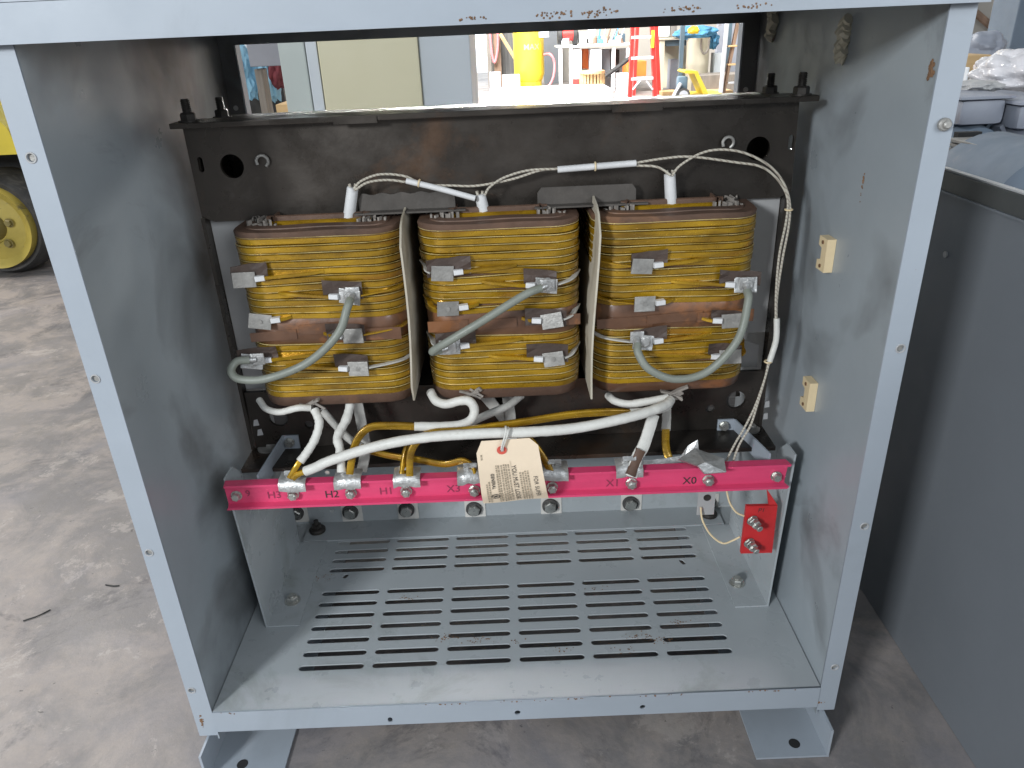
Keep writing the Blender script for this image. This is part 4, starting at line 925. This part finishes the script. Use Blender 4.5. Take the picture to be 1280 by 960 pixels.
# tall electrical cabinets
ec = thing('storage_cabinet', 'tall cabinet with beige door between grey side panels seen through the rear opening', 'cabinet', (Y(460, 80, 2.4).x, 2.6, GZ))
zt = 1.9
def slab(name, px0, px1, y, dep, mat, parent, z1=zt):
    a, c = Y(px0, 90, y), Y(px1, 90, y); b = bm_(); box(b, a.x, c.x, y, y+dep, GZ+.001, z1, .004); return obj(name, b, mat, parent)
slab('side_panel', 352, 385, 2.43, .8, m_cabg, ec); slab('corner_post', 386, 400, 2.40, .8, m_cabb, ec); slab('door', 401, 525, 2.39, .8, m_beige, ec); slab('door', 526, 589, 2.41, .8, m_cabb, ec)
# left clutter
cb = bgbox('wall_box', 308, 30, 352, 84, 3.4, .3, m_cabl, 'grey double-door box on a timber post at the left of the rear opening', 'box', up=.5)
lp = bgbox('timber_post', 322, 86, 331, 140, 3.45, .1, m_gwood, 'grey timber post under the grey box', 'post', toground=True)
bgbox('white_backboard', 292, 20, 310, 72, 4.2, .1, m_wenam, 'white panel at the left end of the rear opening', 'panel', up=.6)
for px, py, rx, rz, m_, lb, cat in ((303, 92, .085, .16, m_bclot2, 'pale blue cloth draped left of the timber post', 'cloth'), (336, 93, .05, .16, m_bclot2, 'pale blue cloth hanging right of the timber post', 'cloth'), (346, 92, .055, .10, m_rcloth, 'maroon cloth below the grey box', 'cloth')):
    c = Y(px, py, 4.0 if px < 320 else 3.9); blob('hanging_cloth', c, rx, .08, rz, m_, lb, cat, .5, int(px), 4)
bgbox('dark_crate', 296, 100, 356, 150, 4.3, .5, m_black, 'dark crate on the floor under the hanging cloths', 'crate', toground=True)
bgbox('wooden_offcut', 345, 130, 362, 141, 3.2, .2, m_wood, 'small pine offcut beside the grey cabinet side', 'wood block', toground=True)
# far wall with bright doorway
YW = 12.6
xd0, xd1 = Y(560, 60, YW).x, Y(611, 60, YW).x
b = bm_(); box(b, -14, xd0, YW, YW+.2, GZ, 5); box(b, xd0, xd1, YW, YW+.2, 3.0, 5); box(b, xd1, 14, YW, YW+.2, GZ, 5)
tag(obj('hall_wall', b, m_hall), 'far wall of the hall with a bright open doorway', 'wall')
b = bm_(); box(b, -22, 22, YW+4, YW+4.1, -1, 9); tag(obj('sky', b, emis('daylight_sky', (.88, .95, 1), 3.2)), kind='structure')
b = bm_(); box(b, 4.5, 4.6, -3, YW, GZ, 4.5); tag(obj('side_wall', b, m_hall), 'plain beige wall on the right side of the hall', 'wall')
bgbox('door_post', 609, 30, 614, 118, 12.2, .2, m_gwood, 'grey post at the edge of the bright doorway', 'post', toground=True, up=2)
bgbox('timber_post', 617, 30, 626, 95, 12.0, .2, m_dwood, 'brown timber post left of the yellow tank', 'post', toground=True, up=2)
o = bgbox('corrugated_backboard', 626, 30, 645, 92, 12.2, .1, m_corr, 'dark corrugated panel behind the yellow tank', 'panel', toground=True, up=2)
o = bgbox('dark_backboard', 680, 30, 700, 115, 12.2, .1, m_rpan, 'dark slate panel between yellow tank and white bench', 'panel', toground=True, up=2)
b = bm_(); tube(b, [Y(612, 30, 11.9), Y(614, 60, 11.9), Y(618, 78, 11.9), Y(622, 60, 11.9), Y(622, 30, 11.9)], .02, 8); tag(obj('hanging_hose', b, m_hose, None, True), 'pink hose hanging in a loop on the timber post', 'hose')
b = bm_(); tube(b, [Y(625, 42, 11.8), Y(645, 75, 11.8)], .03, 6, 0); tag(obj('diagonal_brace', b, m_wood), 'thin pine brace leaning behind the yellow tank', 'brace')
# compressor tank
yt = 10.6; ta, tb_ = Y(642, 60, yt), Y(681, 60, yt); r = (tb_.x-ta.x)/2; tcx = (ta.x+tb_.x)/2; zb = Y(660, 99, yt).z; zf = GZ
tk = thing('air_compressor', 'bright yellow upright compressor tank marked MAX', 'air compressor', (tcx, yt+r, GZ))
b = bm_(); lathe(b, (tcx, yt+r, zb), (0, 0, 1), [(r*.5, -.05), (r*.85, -.03), (r, .06), (r, 1.3), (r*.85, 1.42), (r*.4, 1.48)], 40); obj('tank', b, m_yel2, tk, True)
b = bm_(); lathe(b, (tcx, yt+r, GZ+.001), (0, 0, 1), [(r*.80, 0), (r*.82, zb-.02-GZ)], 32); obj('skirt', b, m_yel2, tk, True)
b = bm_(); c = Y(662, 109, yt); cyl(b, (tcx, yt+r*.2, GZ+.05), (0, -1, 0), .045, .03, 20); obj('port', b, m_black, tk)
bgbox('switch_box', 674, 30, 686, 47, yt-.15, .2, m_cabb, parent=tk)
b = bm_(); tube(b, [Y(680, 68, yt+.1), Y(688, 68, yt), Y(693, 78, yt), Y(692, 95, yt), Y(687, 106, yt), Y(680, 110, yt)], .017, 8); obj('hose', b, m_hose, tk, True)
cM = Y(665, 59, yt)
def fM(x, y):
    an = x/r; return V((tcx+(r+.004)*math.sin(an)+0, yt+r-(r+.004)*math.cos(an), cM.z+y))
text('lettering', 'MAX', .105, lambda x, y: fM(x+(cM.x-tcx)*.9, y), m_dust, tk, .001)
# boxes by the tank
bgbox('speaker_box', 612, 90, 626, 112, 10.4, .2, m_motor, 'dark fronted white box left of the white carton', 'box', toground=True)
bgbox('white_carton', 628, 94, 650, 112, 10.3, .3, m_wenam, 'white carton on the floor in front of the yellow tank', 'carton', toground=True)
o = bgbox('low_platform', 612, 111, 765, 128, 9.0, 1.0, m_wenam, 'low white platform in front of the tank and bench', 'platform', toground=True)
# white workbench
yb = 10.2
wb = thing('workbench', 'white workbench cluttered with tools behind the red stepladder', 'workbench', (Y(740, 100, yb).x, yb+.4, GZ))
bgbox('bench_top', 697, 54, 790, 60, yb, .7, m_wenam, parent=wb)
for px in (699, 712, 765, 783): bgbox('leg', px, 60, px+4, 112, yb+.02, .08, m_wenam, parent=wb, toground=True)
bgbox('back_board', 716, 60, 782, 112, yb+.62, .04, m_wenam, parent=wb, toground=True)
bgbox('drawer_unit', 716, 61, 727, 104, yb+.05, .4, m_wenam, parent=wb)
bgbox('drawer_unit', 738, 61, 752, 100, yb+.05, .4, m_wenam, parent=wb)
bgbox('carton_stack', 728, 61, 737, 86, yb+.3, .2, m_oran, 'red-brown cartons on the shelf under the white workbench', 'cartons')
bgbox('shelf_bin', 753, 62, 763, 92, yb+.2, .3, m_rpan, 'dark slate bin under the white workbench', 'bin')
bgbox('black_bin', 766, 62, 774, 98, yb+.2, .3, m_black, 'narrow black bin under the right half of the workbench', 'bin')
gr = thing('bench_grinder', 'red bench grinder with black guards at the left end of the workbench', 'bench grinder', Y(709, 54, yb+.2))
for px, m_, rr in ((697, m_black, .10), (716, m_black, .12)):
    c = Y(px, 45, yb+.15); b = bm_(); cyl(b, c, (1, 0, 0), rr, .06, 24, bev=.01); obj('wheel_guard', b, m_, gr, True)
c = Y(699, 44, yb+.15); b = bm_(); cyl(b, c, (1, 0, 0), .075, .20, 24, bev=.01); obj('motor_housing', b, m_redp, gr, True)
c = Y(706, 53, yb+.15); b = bm_(); box(b, c.x-.05, c.x+.05, c.y-.08, c.y+.08, c.z-.02, c.z+.05); obj('pedestal', b, m_alu, gr)
rnd = random.Random(5)
kinds = [(724, 733, 40, m_wenam, 'white box behind the grinder'), (735, 737, 48, m_black, 'thin black can beside white box'), (739, 748, 36, m_wenam, 'tall white canister on the bench middle'), (741, 747, 45, m_dwood, 'small brown jar against the white canister'), (750, 756, 49, m_bcloth, 'small blue tin on the bench'), (757, 762, 47, m_alu, 'silver can right of the blue tin'), (763, 770, 50, m_cabg, 'low green tray on the bench'), (771, 778, 44, m_wenam, 'white jug at the right of the bench'), (779, 786, 42, m_post, 'dark blue tool case at the right end of the bench')]
for k, (p0, p1, pt, m_, lb) in enumerate(kinds):
    a, c = Y(p0, 54, yb+.1), Y(p1, pt, yb+.1); b = bm_(); h = c.z-a.z; rr = (c.x-a.x)/2
    if k % 2: lathe(b, ((a.x+c.x)/2, yb+.1+.25*(k % 3)/2, a.z), (0, 0, 1), [(rr*.9, 0), (rr, .01), (rr, h*.75), (rr*.5, h*.85), (rr*.5, h)], 16)
    else: box(b, a.x, c.x, yb+.1+.15*(k % 3), yb+.3+.15*(k % 3), a.z, c.z, .006)
    tag(obj('bench_item', b, m_, None, True), lb, 'container', 'things on the white workbench')
for k in range(7):
    a = Y(748+k*5, 54, yb+.35); b = bm_(); d = V((rnd.uniform(-.5, .5), 0, 1)); tube(b, [a, a+d*.12, a+d*.22], .010, 6, 1); cyl(b, a, d, .022, .09, 10)
    tag(obj('hand_tool', b, (m_bcloth, m_alu, m_dwood, m_rpan)[k % 4], None, True), 'small hand tool standing among the clutter at the right of the workbench', 'tool', 'hand tools on the white workbench')
# wooden basket & red box, white bag
t = bgbox('red_box', 717, 99, 727, 108, 9.95, .2, m_redp, 'small red box under the workbench left of basket', 'box', toground=True)
bk = thing('wooden_basket', 'round slatted wooden basket in front of the workbench', 'basket', Y(743, 110, 9.9))
a, c = Y(727, 110, 9.8), Y(757, 90, 9.8); rr = (c.x-a.x)/2; b = bm_()
for k in range(22):
    an = 2*math.pi*k/22; x = (a.x+c.x)/2+rr*math.cos(an); y = 9.95+rr*math.sin(an)*.6; box(b, x-.013, x+.013, y-.006, y+.006, GZ+.02, c.z)
obj('slats', b, m_wood, bk)
b = bm_(); lathe(b, ((a.x+c.x)/2, 9.95, c.z-.02), (0, 0, 1), [(rr*.98, 0), (rr*1.05, .005), (rr*1.05, .035), (rr*.9, .04)], 28); obj('hoop', b, m_wood, bk, True)
b = bm_(); tube(b, [Y(757, 95, 9.7), Y(775, 82, 9.7), Y(788, 72, 9.7)], .028, 8, 0); tag(obj('black_pole', b, m_black), 'black pole leaning beside the basket towards the ladder', 'pole')
# orange machine / bucket behind the ladder
bgbox('orange_crate', 784, 76, 808, 96, 9.9, .4, m_oran, 'orange plastic crate behind the red stepladder', 'crate')
bgbox('white_bucket', 774, 92, 792, 110, 9.6, .3, m_wenam, 'white bucket left of the red stepladder', 'bucket', toground=True)
# red stepladder
yl = 8.9
ld = thing('stepladder', 'red fibreglass stepladder with aluminium treads in the bright hall', 'stepladder', (Y(805, 110, yl).x, yl, GZ))
zl = 1.75
def rail(px0, py0, px1, py1, y, w, m_, nm, par):
    p, q = Y(px0, py0, y), Y(px1, py1, y); d = (q-p); k = (GZ-p.z)/d.z; p = p+d*k; k2 = (zl-p.z)/d.z; q = p+d*k2
    b = bm_(); poly_prism(b, [p+V((-w, 0, 0)), p+V((w, 0, 0)), q+V((w, 0, 0)), q+V((-w, 0, 0))], (0, .08, 0)); obj(nm, b, m_, par)
rail(788, 115, 791, 40, yl, .020, m_redp, 'rail', ld); rail(819, 115, 816, 40, yl, .020, m_redp, 'rail', ld)
rail(793, 110, 797, 40, yl+.5, .018, m_redp, 'rear_rail', ld); rail(824, 112, 821, 40, yl+.5, .022, m_redp, 'rear_rail', ld)
for py in (47, 73, 99): bgbox('tread', 789, py-3, 817, py+2, yl-.01, .1, m_alu, parent=ld)
b = bm_(); tube(b, [Y(791, 112, yl), Y(800, 101, yl)], .012, 6, 0); tube(b, [Y(816, 112, yl), Y(808, 101, yl)], .012, 6, 0); obj('brace', b, m_alu, ld)
bgbox('warning_strip', 814, 38, 818, 60, yl-.02, .01, m_yel2, parent=ld)
# beige machine bench
mb = thing('beige_bench', 'beige steel bench behind the blue-grey post', 'bench', (Y(840, 110, 10).x, 10.3, GZ))
bgbox('bench_top', 822, 46, 862, 50, 9.9, .6, m_drum, parent=mb); bgbox('leg', 824, 50, 830, 112, 9.92, .1, m_drum, parent=mb, toground=True)
bgbox('back_sheet', 830, 50, 861, 112, 10.4, .05, m_drum, parent=mb, toground=True); bgbox('drawer', 831, 50, 858, 58, 9.95, .4, m_post, parent=mb)
bgbox('pump', 838, 74, 847, 106, 10.1, .2, m_motor, 'dark grey pump under the beige bench', 'pump', toground=True)
bgbox('white_case', 823, 36, 837, 46, 10.0, .3, m_wenam, 'white case on the beige bench', 'case', up=.12)
bgbox('dark_case', 838, 37, 846, 46, 10.0, .3, m_gwood, 'grey-brown case beside the white case on the bench', 'case', up=.12)
bgbox('blue_post', 849.5, 20, 854.5, 112, 9.3, .06, m_post, 'slim blue-grey steel post rising over the pallet jack', 'post', toground=True, up=1.5)
# drum with blue tarp
a, c = Y(860, 95, 9.6), Y(891, 47, 9.6); dr = thing('beige_drum', 'large beige drum with a drooping cable loop under a blue tarp', 'drum', ((a.x+c.x)/2, 9.9, GZ)); rr = (c.x-a.x)/2
b = bm_(); lathe(b, ((a.x+c.x)/2, 9.6+rr, GZ+.001), (0, 0, 1), [(rr*.98, 0), (rr, .02), (rr, .30), (rr*1.03, .32), (rr, .34), (rr, c.z-GZ-.02), (rr*1.02, c.z-GZ)], 36); obj('shell', b, m_drum, dr, True)
b = bm_(); tube(b, [Y(877, 48, 9.58), Y(876, 60, 9.58), Y(880, 67, 9.58), Y(885, 62, 9.58), Y(887, 48, 9.58)], .012, 6); obj('cable_loop', b, m_gwood, dr, True)
blob('blue_tarp', Y(876, 42, 9.6)+V((0, .25, 0)), .26, .2, .09, m_bcloth, 'crumpled blue tarp on top of the beige drum', 'tarp', .5, 12, 4)
blob('blue_tarp', Y(894, 52, 9.7)+V((0, .2, 0)), .10, .15, .12, m_bcloth, 'fold of blue tarp hanging off the right of the drum', 'tarp', .5, 14, 4)
blob('yellow_rag', Y(867, 38, 9.5), .07, .06, .05, m_yel2, 'yellow rag on the blue tarp', 'rag', .5, 15, 3)
bgbox('grey_bin', 893, 66, 903, 92, 9.7, .2, m_cabb, 'pale grey bin right of the beige drum', 'bin', toground=True)
bgbox('grey_backboard', 896, 30, 932, 90, 10.6, .1, m_motor, 'grey panel behind the wooden ladder', 'panel', toground=True, up=1)
bgbox('concrete_ledge', 875, 92, 935, 108, 9.2, .5, m_gwood, 'low grey timber ledge behind the pallet jack', 'ledge', toground=True)
# pallet jack
pj = thing('pallet_jack', 'yellow pallet jack with grey wheel in front of the beige drum', 'pallet jack', (Y(865, 115, 8.4).x, 8.5, GZ)); yj = 8.3
p = [Y(855, 90, yj), Y(857, 92, yj), Y(868, 92, yj), Y(882, 122, yj), Y(888, 122, yj), Y(872, 89, yj), Y(858, 88, yj)]
b = bm_(); poly_prism(b, p, (0, .35, 0)); obj('frame', b, m_yel, pj)
b = bm_(); c = Y(854, 119, yj); cyl(b, (c.x, yj-.02, GZ+.075), (0, 1, 0), .075, .06, 28, bev=.008); w_ = obj('wheel', b, m_rub, pj, True)
b = bm_(); cyl(b, (c.x, yj-.03, GZ+.075), (0, 1, 0), .05, .03, 24, bev=.006); obj('rim', b, m_alu, w_, True)
b = bm_(); box(b, c.x-.06, c.x+.05, yj+.02, yj+.14, GZ+.10, GZ+.27, .02); obj('pump_body', b, m_post, pj, True)
b = bm_(); a = Y(846, 112, yj); tube(b, [Y(851, 104, yj), Y(842, 120, yj)], .02, 6, 0); obj('strut', b, m_alu, pj)
bgbox('fork', 870, 117, 905, 121, yj, .5, m_yel, parent=pj)
bgbox('wooden_crate', 884, 113, 916, 124, 8.9, .4, m_wood, 'low pine crate right of the pallet jack', 'crate', toground=True)
bgbox('pine_plank', 828, 114, 848, 122, 9.2, .3, m_wood, 'pine plank on the floor left of the pallet jack', 'plank', toground=True)
# wooden ladder
yl = 8.8; wl = thing('wooden_ladder', 'aluminium and wood stepladder at the right end of the rear opening', 'stepladder', (Y(915, 110, yl).x, yl, GZ))
zl = 1.5
rail(902, 115, 909, 40, yl, .014, m_alu, 'rail', wl); rail(906, 112, 921, 40, yl+.02, .014, m_dwood, 'rear_rail', wl); rail(930, 115, 928, 40, yl, .014, m_alu, 'rail', wl)
for py in (58, 81, 104): bgbox('tread', 911, py-2, 929, py+1, yl, .1, m_wood if py < 100 else m_alu, parent=wl)
bgbox('slate_post', 908.5, 20, 913, 100, 9.9, .1, m_post, 'slim slate post behind the wooden ladder', 'post', toground=True, up=1.5)

# small wire bits on the floor
for i, (p, q, lb) in enumerate((((29, 776), (63, 762), 'short dark wire lying on the concrete, nearest the left edge'), ((132, 731), (149, 732), 'tiny dark wire lying on the concrete beside the cabinet'))):
    b = bm_(); tube(b, [Z(*p, GZ+.0012), Z((p[0]+q[0])/2+1, (p[1]+q[1])/2+1, GZ+.0016), Z(*q, GZ+.0012)], .0011, 6, 4); tag(obj('wire_scrap', b, m_black, None, True), lb, 'wire scrap', 'wire scraps on the floor')

# ================================================================== LIGHT
w = bpy.data.worlds.new('World'); S.world = w; w.use_nodes = True; nt = w.node_tree; bg = nt.nodes['Background']
bg.inputs[0].default_value = (.80, .90, 1.0, 1); bg.inputs[1].default_value = .50
def area(name, loc, to, size, power, col, sy=None):
    L = bpy.data.lights.new(name, 'AREA'); L.energy = power; L.color = col; L.size = size
    if sy: L.shape = 'RECTANGLE'; L.size_y = sy
    o = bpy.data.objects.new(name, L); COL.objects.link(o); o.location = loc
    o.rotation_euler = (V(to)-V(loc)).to_track_quat('-Z', 'Y').to_euler(); return o
area('door_light', (-2.3, -3.0, 1.8), (0, .1, .3), .6, 150, (.93, .97, 1.0))
area('left_fill_light', (-3.4, 2.0, 3.0), (-1.5, .6, -.1), 1.3, 150, (1, .95, .91))  # added fill over the left floor and forklift, source unseen
area('hall_light', (-.8, 7.6, 4.0), (1.4, 10.2, 0), 3.0, 1900, (1, .99, .96))
area('rear_window_light', (.45, 6.4, 2.7), (-.05, .4, .66), .5, 8, (1, .98, .95)).data.spread = math.radians(9)
area('right_fill_light', (2.3, -3.0, 2.0), (-.2, .3, .25), 2.0, 82, (.90, .95, 1.0))  # added soft fill from front right to lift the left inner wall
S.view_settings.view_transform = 'Standard'; S.view_settings.look = 'None'; S.view_settings.exposure = -.12; S.view_settings.gamma = 1
